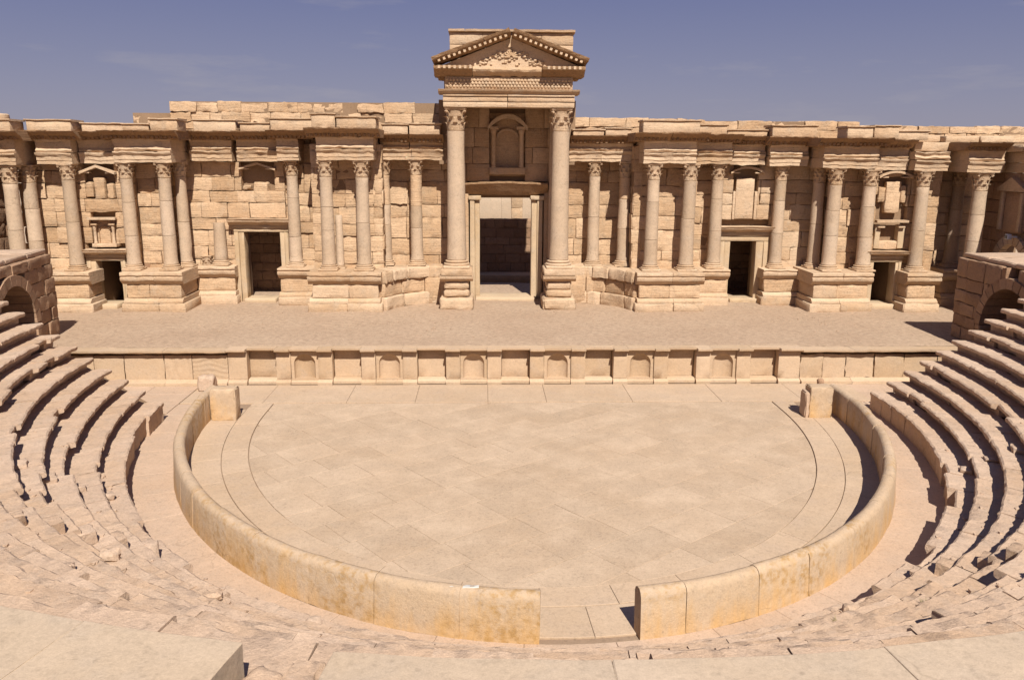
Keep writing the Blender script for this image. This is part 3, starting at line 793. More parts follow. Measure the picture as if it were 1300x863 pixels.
for a in (2.9, 3.9, 4.9, 5.7): box_part('slab', root, (a+.01, 14.75, ZS), (a+(.98 if a < 5 else .5), 16.2, ZP-.02), M_wall, (4, 3, 2), .05, .02)
# porch pedestals
for xc, lb in ((-2.96, 'worn pedestal under the left giant column of the central porch'), (2.30, 'worn pedestal under the right giant column of the central porch')):
    root = thing('pedestal', lb, 'pedestal', (xc, 13.7, ZS))
    box_part('plinth', root, (xc-.86, 12.75, ZS-.06), (xc+.86, 14.7, ZS+.58), M_trim, (6, 5, 4), .15, .06, .14)
    box_part('dado_stone', root, (xc-.66, 13.0, ZS+.59), (xc+.66, 14.5, ZS+.98), M_trim, (6, 4, 3), .12, .04, .1)
    box_part('dado_stone', root, (xc-.64, 13.02, ZS+.99), (xc+.62, 14.5, ZS+1.42), M_trim, (6, 4, 3), .12, .04, .1)
    P = [(12.98, 0), (12.9, .08), (12.78, .16), (12.76, .3), (14.6, .3), (14.6, 0)]
    mesh('cap_moulding', *prof([(a, ZS+1.43+b) for a, b in P][::-1], xc-.84, xc+.84, 8, xmap, .02, 3), M_trim, root, smooth=40)
    box_part('cap_slab', root, (xc-.8, 12.8, ZS+1.74), (xc+.8, 14.55, ZS+2.06), M_trim, (5, 4, 2), .04, .015, .04)

# ------------------------------------------------------------------ columns
def leafstrip(r0, z0, r1, z1, ang, w, out):
    """small acanthus leaf curling out from the bell"""
    V = []; F = []
    K = 5
    for k in range(K):
        t = k/(K-1); z = z0+(z1-z0)*min(1, t*1.15) - (.04*(z1-z0)*4 if k == K-1 else 0); r = r0+(r1-r0)*t+out*max(0, t-.45)**1.3*1.6
        ww = w*(1-.55*t*t)
        for sgn in (-1, 0, 1):
            a = ang+sgn*ww/r0; rr_ = r+(.018 if sgn == 0 else 0)
            V.append((rr_*math.cos(a), rr_*math.sin(a), z))
    n = len(V)
    for (x, y, z) in list(V): V.append((x*.93, y*.93, z-.005))
    for k in range(K-1):
        for j in range(2):
            a = k*3+j; F.append((a, a+1, a+4, a+3)); F.append((n+a, n+a+3, n+a+4, n+a+1))
    for k in range(K-1):
        F.append((k*3, k*3+3, n+k*3+3, n+k*3)); F.append((k*3+2, n+k*3+2, n+k*3+5, k*3+5))
    F.append((12, 13, n+13, n+12)); F.append((13, 14, n+14, n+13))
    return np.array(V), F
def capital(r, h, worn=0.02, seed=1):
    parts = [lathe([(r*.97, 0), (r*1.04, .03*h), (r*1.04, .08*h), (r*.96, .1*h), (r*.98, .5*h), (r*1.1, .78*h), (r*1.2, .86*h)], 16, 0, 0)]
    for k in range(8): parts.append(leafstrip(r*1.02, .1*h, r*1.10, .42*h, k*PI/4, r*.33, r*.42))
    for k in range(8): parts.append(leafstrip(r*1.02, .28*h, r*1.16, .68*h, (k+.5)*PI/4, r*.30, r*.50))
    for k in range(4):                                     # corner volutes
        a = PI/4+k*PI/2
        parts.append(leafstrip(r*1.05, .5*h, r*1.25, .88*h, a, r*.16, r*.62))
        V, F = lathe([(.02, -.5*r*.26), (r*.15, -.5*r*.26), (r*.17, 0), (r*.15, .5*r*.26), (.02, .5*r*.26)], 8, 0, 0)
        V = V[:, [2, 1, 0]]
        c, s = math.cos(a+PI/2), math.sin(a+PI/2)
        V = np.stack([V[:, 0]*c-V[:, 1]*s+r*1.5*math.cos(a), V[:, 0]*s+V[:, 1]*c+r*1.5*math.sin(a), V[:, 2]+.83*h], 1)
        parts.append((V, F))
    ab = []
    for z, k2 in ((.88*h, .93), (.91*h, 1.), (h, 1.02)):
        for q in range(4):
            a = PI/4+q*PI/2; a2 = a+PI/2
            p = np.array([math.cos(a), math.sin(a)])*r*1.86*k2; p2 = np.array([math.cos(a2), math.sin(a2)])*r*1.86*k2
            m = (p+p2)/2
            for t in (0.06, .3, .5, .7, .94):
                b = p+(p2-p)*t; b = b*(1-.17*math.sin(PI*t)); ab.append((b[0], b[1], z))
    n = 20; F = [(i*n+k, i*n+(k+1) % n, (i+1)*n+(k+1) % n, (i+1)*n+k) for i in range(2) for k in range(n)]
    F += [tuple(range(n-1, -1, -1)), tuple(2*n+k for k in range(n))]
    parts.append((np.array(ab), F))
    V, F = merge(parts)
    V = V+vec_noise(V*1.0+seed, 5, seed)*worn
    return V, F
def col_base(r, h, hw, worn=.01, seed=1):
    prf = [(r*1.36, hw), (r*1.40, hw+.12*h), (r*1.40, hw+.26*h), (r*1.33, hw+.36*h), (r*1.17, hw+.42*h), (r*1.13, hw+.52*h), (r*1.18, hw+.58*h), (r*1.24, hw+.64*h), (r*1.24, hw+.76*h), (r*1.14, hw+.84*h), (r*1.04, hw+.88*h), (r*1.02, h+hw)]
    return lathe(prf, 22, 0, 0, 0, worn, 4, seed)
def column(label, x, y, z0, z1, r=.37, *a_, tone=None, **k_): return column_(label, x, y, z0, z1, r, *a_, tone=tone, **k_)
def column_(label, x, y, z0, z1, r=.37, seed=1, worn=.012, drums=(.34, .72), group=None, mat=None, rot=0, lean=0., stump=False, colname='column', tone=None):
    mat = mat or M_col
    t = thing(colname, label, 'column', (x, y, z0), group)
    H = z1-z0; hw = r*.28; hb = r*.62; hc = 0 if stump else r*2.35
    R = random.Random(seed)
    def add(nm, V, F, m, sm=40):
        V = np.array(V)+np.array([x, y, z0]); return mesh(nm, V, F, m, t, smooth=sm, origin=np.array([x, y, z0]))
    V, F = rbox((-r*1.42, -r*1.42, 0), (r*1.42, r*1.42, hw), (3, 3, 2), .03, worn, 4, worn*2); add('plinth', V, F, M_trim, 180)
    add('base', *col_base(r, hb, hw-.002, worn, seed), M_trim)
    zs0 = hw+hb; zs1 = H-hc
    cutz = [0]+[d+R.uniform(-.06, .06) for d in drums]+[1] if drums else [0, 1]
    for i, (a, b) in enumerate(zip(cutz, cutz[1:])):
        pr = []; N = 7
        za, zb = zs0+(zs1-zs0)*a, zs0+(zs1-zs0)*b-.012
        def rad(z):
            t_ = (z-zs0)/(zs1-zs0); return r*(1-.13*t_**1.6)+(.035*max(0, 1-t_*40))+(.03*max(0, (t_-.985)*66))
        pr.append((rad(za)-.015, za))
        for k in range(N+1):
            z = za+.012+(zb-za-.024)*k/N; pr.append((rad(z), z))
        pr.append((rad(zb)-.015, zb))
        add('drum' if drums else 'shaft', *lathe(pr, 22, R.uniform(-.008, .008), 0, 0, worn*R.uniform(.6, 1.6), 1.6, seed*7+i), tone if (tone and i >= len(cutz)-2) else mat, 40)
    if not stump:
        V, F = capital(r*.88, hc, worn*1.6, seed); V = V+np.array([0, 0, H-hc]); add('capital', V, F, M_trim, 50)
    t.rotation_euler.z = rot
    return t
ZP2 = ZP
G = 'columns of the stage front'
cl = [  # x, y, top, label, worn, r
 (-21.85, 12.95, 8.68, 'leftmost sunlit column, standing alone on its pedestal left of the small doorway', .012, 0.333),
 (-19.18, 13.25, 8.76, 'left column of the pair on the left projecting podium', .012, 0.333),
 (-17.33, 13.25, 8.80, 'right column of the pair on the left projecting podium', .012, 0.333),
 (-16.98, 14.45, 8.80, 'column in shadow set back behind the left pair', .03, 0.306),
 (-11.45, 14.95, 8.88, 'column just right of the tall left side doorway', .014, 0.324),
 (-9.42, 13.25, 8.92, 'left of the two columns on the podium left of the curved niche', .012, 0.342),
 (-7.63, 13.25, 8.92, 'right of the two columns on the podium left of the curved niche', .016, 0.351),
 (-6.78, 15.3, 8.95, 'patched two tone column at the left side of the left curved niche', .03, 0.333),
 (-5.11, 15.3, 8.95, 'eroded column in the left curved niche nearest the porch', .03, 0.324),
 (4.27, 15.3, 8.92, 'slim column in the right curved niche nearest the porch', .014, 0.324),
 (5.88, 15.2, 8.92, 'rough column at the right side of the right curved niche', .03, 0.342),
 (6.99, 13.25, 8.85, 'left of the two columns on the podium right of the porch', .014, 0.342),
 (8.83, 13.25, 8.85, 'right of the two columns on the podium right of the porch', .014, 0.360),
 (10.62, 14.6, 8.82, 'pale column just left of the right side doorway', .014, 0.342),
 (14.08, 14.95, 8.76, 'slim column on the single pedestal right of the right side doorway', .012, 0.324),
 (15.92, 14.4, 8.70, 'column in shadow set back left of the right pair', .014, 0.324),
 (16.29, 13.25, 8.68, 'left column of the pair on the right projecting podium', .014, 0.360),
 (18.08, 13.25, 8.62, 'right column of the pair on the right projecting podium', .014, 0.360),
 (20.68, 12.95, 8.58, 'column on the tall pedestal right of the far right small doorway', .012, 0.342),
 (23.58, 14.8, 8.55, 'shaded set back column in the far right corner', .012, 0.342),
 (23.25, 12.3, 8.50, 'half lit column at the far right projecting corner', .012, 0.378),
 (-24.2, 12.1, 8.60, 'column at the left edge of the picture above the arched passage', .02, 0.360),
 (-23.75, 12.95, 8.62, 'dark shaded column second from the left edge', .02, 0.360)]
for i, (x, y, zt, lb, wn, r) in enumerate(cl):
    zb = 3.42 if i in (4, 13) else (3.38 if i == 14 else ZP)
    column(lb, x, y, zb, zt, r, 10+i, wn, group=G, drums=((.34, .72) if i % 3 else (.5,)) if i not in (7, 8) else (.42, .62), tone=M_wall if i in (7, 8, 10) else None)
column('small engaged shaft behind the gap between two columns left of the niche', -8.95, 13.85, ZP, 6.2, .2, 50, .02, drums=(), stump=True, colname='column_stump')
column('broken column stump on the pedestal left of the tall left doorway', -15.39, 15.1, ZP, 5.7, .33, 51, .02, drums=(), stump=True, colname='column_stump')
for x, lb in ((-2.96, 'left giant column of the central porch'), (2.30, 'right giant column of the central porch')):
    column(lb, x, 13.7, 3.56, 11.5, .475, 60+int(x), .012, drums=(), group='giant porch columns')
for x, lb in ((-3.0, 'engaged pilaster on the left side of the porch back wall'), (2.25, 'engaged pilaster on the right side of the porch back wall')):
    t = thing('pilaster', lb, 'pilaster', (x, 16.0, ZP))
    box_part('pilaster_base', t, (x-.42, 15.7, ZS), (x+.42, 16.4, ZP+.25), M_trim, (4, 3, 4), .04, .02)
    box_part('pilaster_shaft', t, (x-.33, 15.85, ZP+.26), (x+.33, 16.4, 10.9), M_trim, (3, 3, 8), .03, .015)
    box_part('pilaster_capital', t, (x-.42, 15.75, 10.91), (x+.42, 16.45, 11.5), M_trim, (4, 3, 4), .06, .03)
# carved fragment on the podium
root = thing('capital_fragment', 'small carved capital fragment lying on the pedestal beside the broken column', 'stone fragment', (-16.15, 15.2, ZP))
V, F = capital(.22, .48, .03, 4); mesh('capital_block', V+np.array([-16.15, 15.2, ZP]), F, M_trim, root, smooth=50)

# ------------------------------------------------------------------ entablatures
def entab(label, x0, x1, yf, z0, zc, sd, cornice=True, co=.62, yb=None, broken=0., attic=None, attic_h=.55, n_arch=None, x0c=None, x1c=None, ret=False, dent=True):
    """architrave + frieze + dentil cornice between x0 and x1, front plane yf"""
    yb = yb if yb is not None else yf+.95
    root = thing('entablature', label, 'entablature', ((x0+x1)/2, yf, z0)); R = random.Random(sd)
    W = x1-x0; n = n_arch or max(1, int(round(W/1.9)))
    c = [x0]+[x0+W*(k+R.uniform(-.12, .12))/n for k in range(1, n)]+[x1]
    ha = .52
    for a, b in zip(c, c[1:]):
        P = [(yf+.03, z0), (yf+.03, z0+.14), (yf, z0+.16), (yf, z0+.33), (yf-.05, z0+.38), (yf-.11, z0+.46), (yf-.11, z0+ha), (yb, z0+ha), (yb, z0)]
        mesh('architrave', *prof(P[::-1], a+.006, b-.006, max(4, int((b-a)/.22)), xmap, .06, 3.4, None), M_trim, root, smooth=33)
    zf = zc-.02
    c = [x0]+[x0+W*(k+R.uniform(-.2, .2))/n for k in range(1, n)]+[x1]
    for a, b in zip(c, c[1:]):
        z = z0+ha+.008
        P = [(yf+.04, z), (yf-.03, z+.1), (yf+.05, z+.2), (yf+.03, zf-.12), (yf-.06, zf-.03), (yf-.06, zf), (yb, zf), (yb, z)]
        mesh('frieze', *prof(P[::-1], a+.006, b-.006, max(4, int((b-a)/.22)), xmap, .065, 3.2), M_trim, root, smooth=33)
    if cornice:
        X0, X1 = (x0-co*.75 if x0c is None else x0c), (x1+co*.75 if x1c is None else x1c)
        W = X1-X0; n = max(1, int(round(W/1.6)))
        c = [X0]+[X0+W*(k+R.uniform(-.1, .1))/n for k in range(1, n)]+[X1]
        for a, b in zip(c, c[1:]):
            z = zc
            dz = R.uniform(-.02, .02)
            P = [(yf-.04, z-.04), (yf-.10, z+.03), (yf-.14, z+.05), (yf-co*.5, z+.15), (yf-co*.62, z+.17), (yf-co*.88, z+.26), (yf-co-.03, z+.33), (yf-co-.05, z+.37+dz), (yb+.8, z+.37+dz), (yb+.8, z-.04)]
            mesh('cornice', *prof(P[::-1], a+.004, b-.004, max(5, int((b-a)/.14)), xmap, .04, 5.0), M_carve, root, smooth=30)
            if dent:
                dd = []; x = a+.06
                while x < b-.12:
                    dd.append(rbox((x, yf-.30, z+.0), (x+.11, yf-.1, z+.12), (1, 1, 1), 0, .01, 6)); x += .21
                if dd: base(mesh('dentil_row', *merge(dd), M_carve, root), kind='stuff')
    if attic:
        for a, b, zh in attic:
            box_part('attic_block', root, (a+.01, yf-.42, zc+.35), (b-.01, yf+.8, zc+.35+zh-.09), M_trim, (5, 3, 3), .03, .015, .03)
            P = [(yf-.43, 0), (yf-.5, .05), (yf-.5, .09), (yf+.85, .09), (yf+.85, 0)]
            mesh('attic_coping', *prof([(p, zc+.35+zh-.085+q) for p, q in P][::-1], a-.05, b+.05, 8, xmap, .02, 3), M_trim, root, smooth=35)
    return root
entab('far left projecting entablature block at the edge of the picture', -25.2, -23.55, 11.6, 8.62, 9.80, 1, yb=14.6, attic=((-25.3, -23.4, .55),))
entab('entablature block over the leftmost sunlit column', -23.1, -21.4, 12.6, 8.68, 9.84, 2, yb=14.4, attic=((-23.2, -21.1, .55),), x1c=-20.9, x0c=-23.9)
entab('recessed entablature over the far left small doorway', -21.35, -19.6, 13.2, 8.70, 9.85, 3, attic=((-20.9, -18.9, .42),), x0c=-21.0, x1c=-19.7, co=.75, yb=15.6)
entab('projecting entablature over the left pair of columns', -19.5, -16.75, 12.8, 8.76, 9.90, 4, yb=15.6, attic=((-18.8, -17.55, .34), (-17.5, -16.2, .58)))
entab('recessed entablature left part over the tall left side doorway', -16.5, -14.4, 14.75, 8.84, 9.92, 5, attic=((-16.1, -14.0, .60),), yb=16.4, x0c=-16.6, x1c=-14.2)
entab('recessed entablature right part over the tall left side doorway', -14.15, -12.0, 14.75, 8.84, 9.94, 6, attic=((-13.8, -11.9, .44),), yb=16.4, x0c=-14.2, x1c=-11.9)
entab('short entablature block over the column right of the tall left doorway', -12.05, -10.95, 14.4, 8.88, 10.0, 7, yb=15.9, attic=((-12.2, -10.0, .60),), x0c=-12.4, x1c=-10.2, co=.7)
entab('projecting entablature over the two columns left of the curved niche', -9.75, -6.95, 12.8, 8.93, 10.06, 8, yb=15.6, attic=((-9.85, -8.7, .72), (-8.65, -6.75, .58)), x0c=-10.2, x1c=-6.6)
entab('curved niche entablature left of the porch', -6.9, -3.65, 14.85, 8.96, 9.86, 9, yb=16.5, attic=((-6.7, -5.4, .52), (-5.35, -3.75, .56)), x0c=-6.9, x1c=-3.6, co=.55)
entab('curved niche entablature right of the porch', 2.85, 6.2, 14.85, 8.93, 9.86, 10, yb=16.5, attic=((3.0, 4.6, .32), (4.65, 6.0, .4)), x0c=2.9, x1c=6.3, co=.55)
entab('projecting entablature over the two columns right of the porch', 6.35, 9.0, 12.8, 8.86, 9.96, 11, yb=15.6, attic=((6.2, 9.0, .62),), x0c=5.8, x1c=9.5)
entab('short entablature block over the column left of the right side doorway', 9.05, 11.15, 14.05, 8.84, 9.94, 12, yb=15.7, attic=((9.05, 10.7, .5),), x0c=9.5, x1c=11.5, co=.7)
entab('recessed entablature over the right side doorway', 11.2, 13.1, 14.75, 8.80, 9.88, 13, yb=16.4, attic=((10.9, 13.0, .34),), x0c=11.3, x1c=13.1)
entab('entablature block over the slim column right of the side doorway', 13.2, 15.2, 14.35, 8.76, 9.84, 14, yb=15.9, attic=((13.1, 15.4, .6),), x0c=12.9, x1c=15.4)
entab('projecting entablature over the right pair of columns', 15.4, 18.2, 12.8, 8.66, 9.78, 15, yb=15.6, attic=((16.3, 17.6, .58), (17.65, 18.9, .62)), x0c=15.0, x1c=18.6)
entab('recessed entablature over the far right small doorway', 18.25, 19.9, 13.2, 8.62, 9.72, 16, attic=((18.9, 20.6, .46),), x0c=18.6, x1c=20.0, co=.7, yb=15.6)
entab('entablature block over the column right of the far right small doorway', 19.95, 21.7, 12.6, 8.58, 9.50, 17, yb=15.0, cornice=False)
entab('far right projecting corner entablature with broken end', 22.2, 24.0, 11.8, 8.52, 9.60, 18, yb=15.6, attic=None, x0c=21.9, x1c=24.0)
# blocks standing over the right end
root = thing('parapet_row', 'row of separate parapet blocks at the far right end of the wall top', 'parapet', (22, 14, 9.8))
for a, b, y, z0, z1 in ((20.2, 22.0, 13.2, 9.52, 9.98), (21.9, 23.6, 13.5, 9.98, 10.3), (20.4, 21.85, 14.0, 9.99, 10.35), (23.7, 25.4, 13.5, 9.98, 10.3)):
    box_part('parapet_block', root, (a, y, z0), (b, y+1.2, z1), M_trim, (5, 3, 3), .05, .03, .06)
# returns of the side wings (versurae), walls running forward
for sx, lb in ((-1, 'left wing wall running forward beside the stage'), (1, 'right wing wall with pedimented niche running forward beside the stage')):
    root = thing('wing_wall', lb, 'stone wall', (sx*25.0, 10, ZS))
    xw = -25.3 if sx < 0 else 24.6
    hl = [(2.4, 4.0, ZS, 5.3)] if sx > 0 else []
    if sx > 0: stone_wall(root, (xw, 14.4), (xw, 3.0), ZS, 8.5, M_pass, seed=131, holes=hl, courses=CRS, rough=.02)
    else: stone_wall(root, (xw, 3.0), (xw, 14.4), ZS, 8.6, M_pass, seed=132, courses=CRS, rough=.02)
    if sx > 0:
        def rot(V):                                     # (along wall from y=14.4, out, z)
            return np.stack([xw-V[:, 1], 14.4-V[:, 0], V[:, 2]], 1)
        for z0, z1, pj in ((8.51, 9.0, .1), (9.01, 9.5, .2), (9.51, 9.85, .5)):
            for k in range(6): box_part('entablature_block', root, (k*1.9+.01, -.5, z0), (k*1.9+1.88, pj, z1), M_trim, (6, 3, 3), .04, .03, .05, 2.5, rot)
        # pedimented niche and arch
        box_part('niche_block', root, (2.0, -.3, 5.6), (3.8, .06, 7.6), M_pass, (4, 2, 4), .03, .01, .02, 2, rot)
        for a, b in ((2.0, 2.25), (3.55, 3.8)): box_part('colonnette', root, (a, .07, 5.7), (b, .22, 7.6), M_trim, (2, 2, 5), .03, .01, .02, 2, rot)
        P = [(1.8, 7.62), (4.0, 7.62), (4.0, 7.75), (2.9, 8.3), (1.8, 7.75)]
        V = rot(np.array([(a, o_, z) for o_ in (-.05, .32) for a, z in P], float))
        mesh('pediment', V, [(4, 3, 2, 1, 0), (5, 6, 7, 8, 9)]+[(k, (k+1) % 5, 5+(k+1) % 5, 5+k) for k in range(5)], M_trim, root)
        n = 9
        for k in range(n):
            a0, a1 = PI*k/n+.02, PI*(k+1)/n-.02
            pts = [(3.2-r_*math.cos(a), 4.1+r_*math.sin(a)) for r_, a in ((.95, a0), (.95, (a0+a1)/2), (.95, a1), (1.4, a1), (1.4, (a0+a1)/2), (1.4, a0))]
            V = rot(np.array([(a, o_, z) for o_ in (-.2, .16) for a, z in pts], float))
            mesh('arch_stone', V, [(5, 4, 3, 2, 1, 0), (6, 7, 8, 9, 10, 11)]+[(q, (q+1) % 6, 6+(q+1) % 6, 6+q) for q in range(6)], M_trim, root)
    else:
        def rot2(V): return np.stack([xw+V[:, 1], 3.0+V[:, 0], V[:, 2]], 1)
        for z0, z1, pj in ((8.61, 9.1, .1), (9.11, 9.75, .2), (9.76, 10.1, .5)):
            for k in range(6): box_part('entablature_block', root, (k*1.9+.01, -.5, z0), (k*1.9+1.88, pj, z1), M_trim, (6, 3, 3), .04, .03, .05, 2.5, rot2)
root = thing('column_drum', 'short broken drum standing on the parapet at the upper left corner', 'stone fragment', (-24.6, 12.4, 10.7))
mesh('drum', *lathe([(.5, 0), (.52, .05), (.5, .25), (.44, .3)], 16, -24.6, 12.4, 10.69, .03, 3), M_trim, root, smooth=40)
root = thing('floodlight', 'small white floodlight fixed on the right wing above the arch', 'lamp', (24.0, 10.7, 5.3))
box_part('housing', root, (23.9, 10.6, 5.35), (24.1, 10.85, 5.6), M_white, (3, 3, 3), .03, 0, 0)
box_part('lens', root, (23.88, 10.63, 5.38), (23.899, 10.82, 5.57), M_glass, (2, 2, 2), .01, 0, 0)
box_part('bracket', root, (24.1, 10.7, 5.42), (24.45, 10.76, 5.5), M_white, (2, 2, 2), .01, 0, 0)

# ------------------------------------------------------------------ porch pediment
root = thing('porch_pediment', 'tall pediment with carved tympanum crowning the central porch', 'pediment', (-.33, 13.6, 11.5))
x0, x1, yf = -3.55, 2.9, 13.1
for a, b in ((x0, -.4), (-.39, x1)):
    for z0, z1, pj in ((11.50, 11.76, 0), (11.765, 12.0, .04), (12.005, 12.12, .1)):
        box_part('architrave', root, (a, yf-pj, z0), (b, yf+1.1, z1), M_trim, (8, 2, 3), .02, .008, .02)
P = [(yf-.1, 12.125), (yf-.24, 12.24), (yf-.27, 12.33), (yf+1.1, 12.33), (yf+1.1, 12.125)]
mesh('architrave_moulding', *prof(P[::-1], x0-.22, x1+.22, 20, xmap, .008, 3), M_trim, root, smooth=35)
for xs_ in (x0, x1-.95):                                 # side beams back to the wall
    for z0, z1 in ((11.50, 12.32), (12.33, 12.95)):
        box_part('side_beam', root, (xs_+.02, yf+1.11, z0), (xs_+.93, 16.6, z1), M_trim, (3, 6, 3), .03, .015, .02)
box_part('ceiling_slab', root, (x0+.2, yf+.9, 12.96), (x1-.2, 16.9, 13.2), M_trim, (8, 6, 2), .03, .01)
# carved frieze: scroll bumps
box_part('frieze', root, (x0+.1, yf-.02, 12.34), (x1-.1, yf+1.1, 12.93), M_trim, (14, 2, 4), .03, .012, .02)
sc = []
x = x0+.22
while x < x1-.2:
    for j, z in enumerate((12.48, 12.62, 12.77)):
        V, F = lathe([(.01, 0), (.075, .01), (.06, .05), (.02, .065)], 8, 0, 0, 0)
        V = np.stack([V[:, 0]+x+(.08 if j % 2 else 0), yf-.02-V[:, 2], V[:, 1]+z], 1); sc.append((V, [q[::-1] for q in F]))
    x += .165
base(mesh('carved_scrolls', *merge(sc), M_trim, root), kind='stuff')
# horizontal cornice, broken in the middle
def corn_piece(a, b, full):
    z = 12.94
    if full: P = [(yf-.05, z), (yf-.2, z+.1), (yf-.32, z+.2), (yf-.62, z+.28), (yf-.66, z+.34), (yf-.66, z+.44), (yf+1.1, z+.44), (yf+1.1, z)]
    else: P = [(yf-.02, z), (yf-.12, z+.08), (yf-.3, z+.2), (yf-.34, z+.3), (yf-.2, z+.42), (yf+1.1, z+.42), (yf+1.1, z)]
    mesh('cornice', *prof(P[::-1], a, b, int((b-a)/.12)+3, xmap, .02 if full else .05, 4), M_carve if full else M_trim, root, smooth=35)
corn_piece(-3.95, -2.1, True); corn_piece(-2.09, 1.25, False); corn_piece(1.26, 3.32, True)
dd = []
x = -3.75
while x < 3.2:
    if x < -2.2 or x > 1.3: dd.append(rbox((x, yf-.7, 13.24), (x+.12, yf-.5, 13.38), (1, 1, 1), 0, .005, 6))
    x += .25
base(mesh('modillion_row', *merge(dd), M_trim, root), kind='stuff')
# side returns of the cornice
for xx, s_ in ((-3.95, -1), (3.32, 1)):
    a, b = (xx, xx+.55) if s_ < 0 else (xx-.55, xx)
    box_part('cornice_return', root, (a+.03, yf+.5, 13.0), (b, 16.4, 13.36), M_carve, (3, 8, 3), .04, .03, .05)
# tympanum
xa, xb, xm, zb_, zt_ = -3.8, 3.35, -.22, 13.36, 14.74
V = [(xa, yf+.1, zb_), (xb, yf+.1, zb_), (xm, yf+.1, zt_), (xa, yf+.9, zb_), (xb, yf+.9, zb_), (xm, yf+.9, zt_)]
mesh('tympanum', V, [(0, 1, 2), (5, 4, 3), (0, 3, 4, 1), (1, 4, 5, 2), (2, 5, 3, 0)], M_trim, root)
tp = []
R = random.Random(5)
for k in range(60):                                     # foliage relief
    x = R.uniform(-1.75, 1.35); zmax = zt_-.35-abs(x-xm)*.5; z = R.uniform(zb_+.12, max(zb_+.16, zmax))
    if z > zmax: continue
    q = R.uniform(.05, .1)
    tp.append(rbox((x-q, yf+.03, z-q*.6), (x+q, yf+.12, z+q*.6), (2, 2, 2), .03, .03, 8))
base(mesh('foliage_relief', *merge(tp), M_trim, root, smooth=180), kind='stuff')
sh = []
for k in range(9):                                      # shell / rosette in the middle
    a = PI*(k/8); V, F = rbox((-.045, 0, .06), (.045, .09, .34), (2, 2, 3), .02, .005, 6)
    c, s = math.cos(a-PI/2), math.sin(a-PI/2)
    sh.append((np.stack([V[:, 0]*c-V[:, 2]*s+xm, yf+.02+V[:, 1]*.9, V[:, 0]*s+V[:, 2]*c+13.85], 1), F))
mesh('shell_ornament', *merge(sh), M_trim, root, smooth=180)
# raking cornices
def rake(xa, za, xb, zb, brk=None):
    L = math.hypot(xb-xa, zb-za); ux, uz = (xb-xa)/L, (zb-za)/L; nx, nz = -uz, ux
    if nz < 0: nx, nz = -nx, -nz
    fl = 1
    def mp(V):
        return np.stack([xa+ux*V[:, 0]+nx*V[:, 2], V[:, 1], za+uz*V[:, 0]+nz*V[:, 2]], 1)
    P = [(yf+.1, 0), (yf-.12, .02), (yf-.3, .12), (yf-.6, .18), (yf-.66, .24), (yf-.7, .36), (yf+.9, .38), (yf+.9, 0)]
    n = 3; ps = []
    for k in range(n):
        a, b = L*k/n, L*(k+1)/n
        W, F = prof(P[::-1] if ux > 0 else P, a+.005, b-.005, 10, mp, .035, 4)
        if ux < 0: pass
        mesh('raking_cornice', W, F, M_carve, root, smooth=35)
    m = []; u = .25
    while u < L-.2:
        m.append(rbox((u, yf-.58, .04), (u+.12, yf-.3, .165), (1, 1, 1), 0, .005, 6, 0, mp)); u += .26
    base(mesh('modillion_row', *merge(m), M_trim, root), kind='stuff')
rake(-3.95, 13.42, -.22, 14.76); rake(3.38, 13.42, -.22, 14.76)
# attic block rising behind the pediment
R = random.Random(9)
for z0, z1 in ((13.21, 13.95), (13.96, 14.55), (14.56, 15.12)):
    x = -3.25
    while x < 2.85:
        L = R.uniform(1.2, 2.0)
        if 2.9-x-L < .8: L = 2.9-x
        box_part('attic_block', root, (x+.005, 14.35, z0), (x+L-.005, 16.9, z1-.005), M_trim, (6, 4, 4), .03, .012, .03); x += L
P = [(14.32, 15.13), (14.2, 15.17), (14.18, 15.27), (16.9, 15.27), (16.9, 15.13)]
for a, b in ((-3.3, -2.5), (-2.48, -.6), (-.58, 1.2), (1.22, 2.98)):
    mesh('attic_coping', *prof(P[::-1], a, b, 8, xmap, .02, 3), M_trim, root, smooth=35)

# ------------------------------------------------------------------ stage front (low wall with niches)
root = thing('stage_front_wall', 'low stage front wall with alternating square and round niches', 'low wall', (0, 4.1, 0))
R = random.Random(14)
YF = 4.0; pw = 3.45; c0 = -.27
def frontseg(nm, lo, hi, n=(3, 2, 3), am=.008, we=.03, mat=None):
    return box_part(nm, root, lo, hi, mat or M_front, n, .02, am, we)
breaks = []
for k in range(-3, 4):
    xc = c0+pw*k
    breaks.append(('rect', xc-.58, xc+.58))
    if k < 3: breaks.append(('semi', xc+pw/2-.55, xc+pw/2+.55))
def capP(y, z): return [(y+.02, z), (y-.08, z+.01), (y-.20, z+.04), (y-.26, z+.08), (y-.27, z+.155), (YF+.44, z+.16), (YF+.44, z)]
def basP(y): return [(y-.16, 0), (y-.16, .1), (y-.1, .16), (y-.03, .2), (y+.6, .2), (y+.6, 0)]
prev = c0-pw*3-1.35
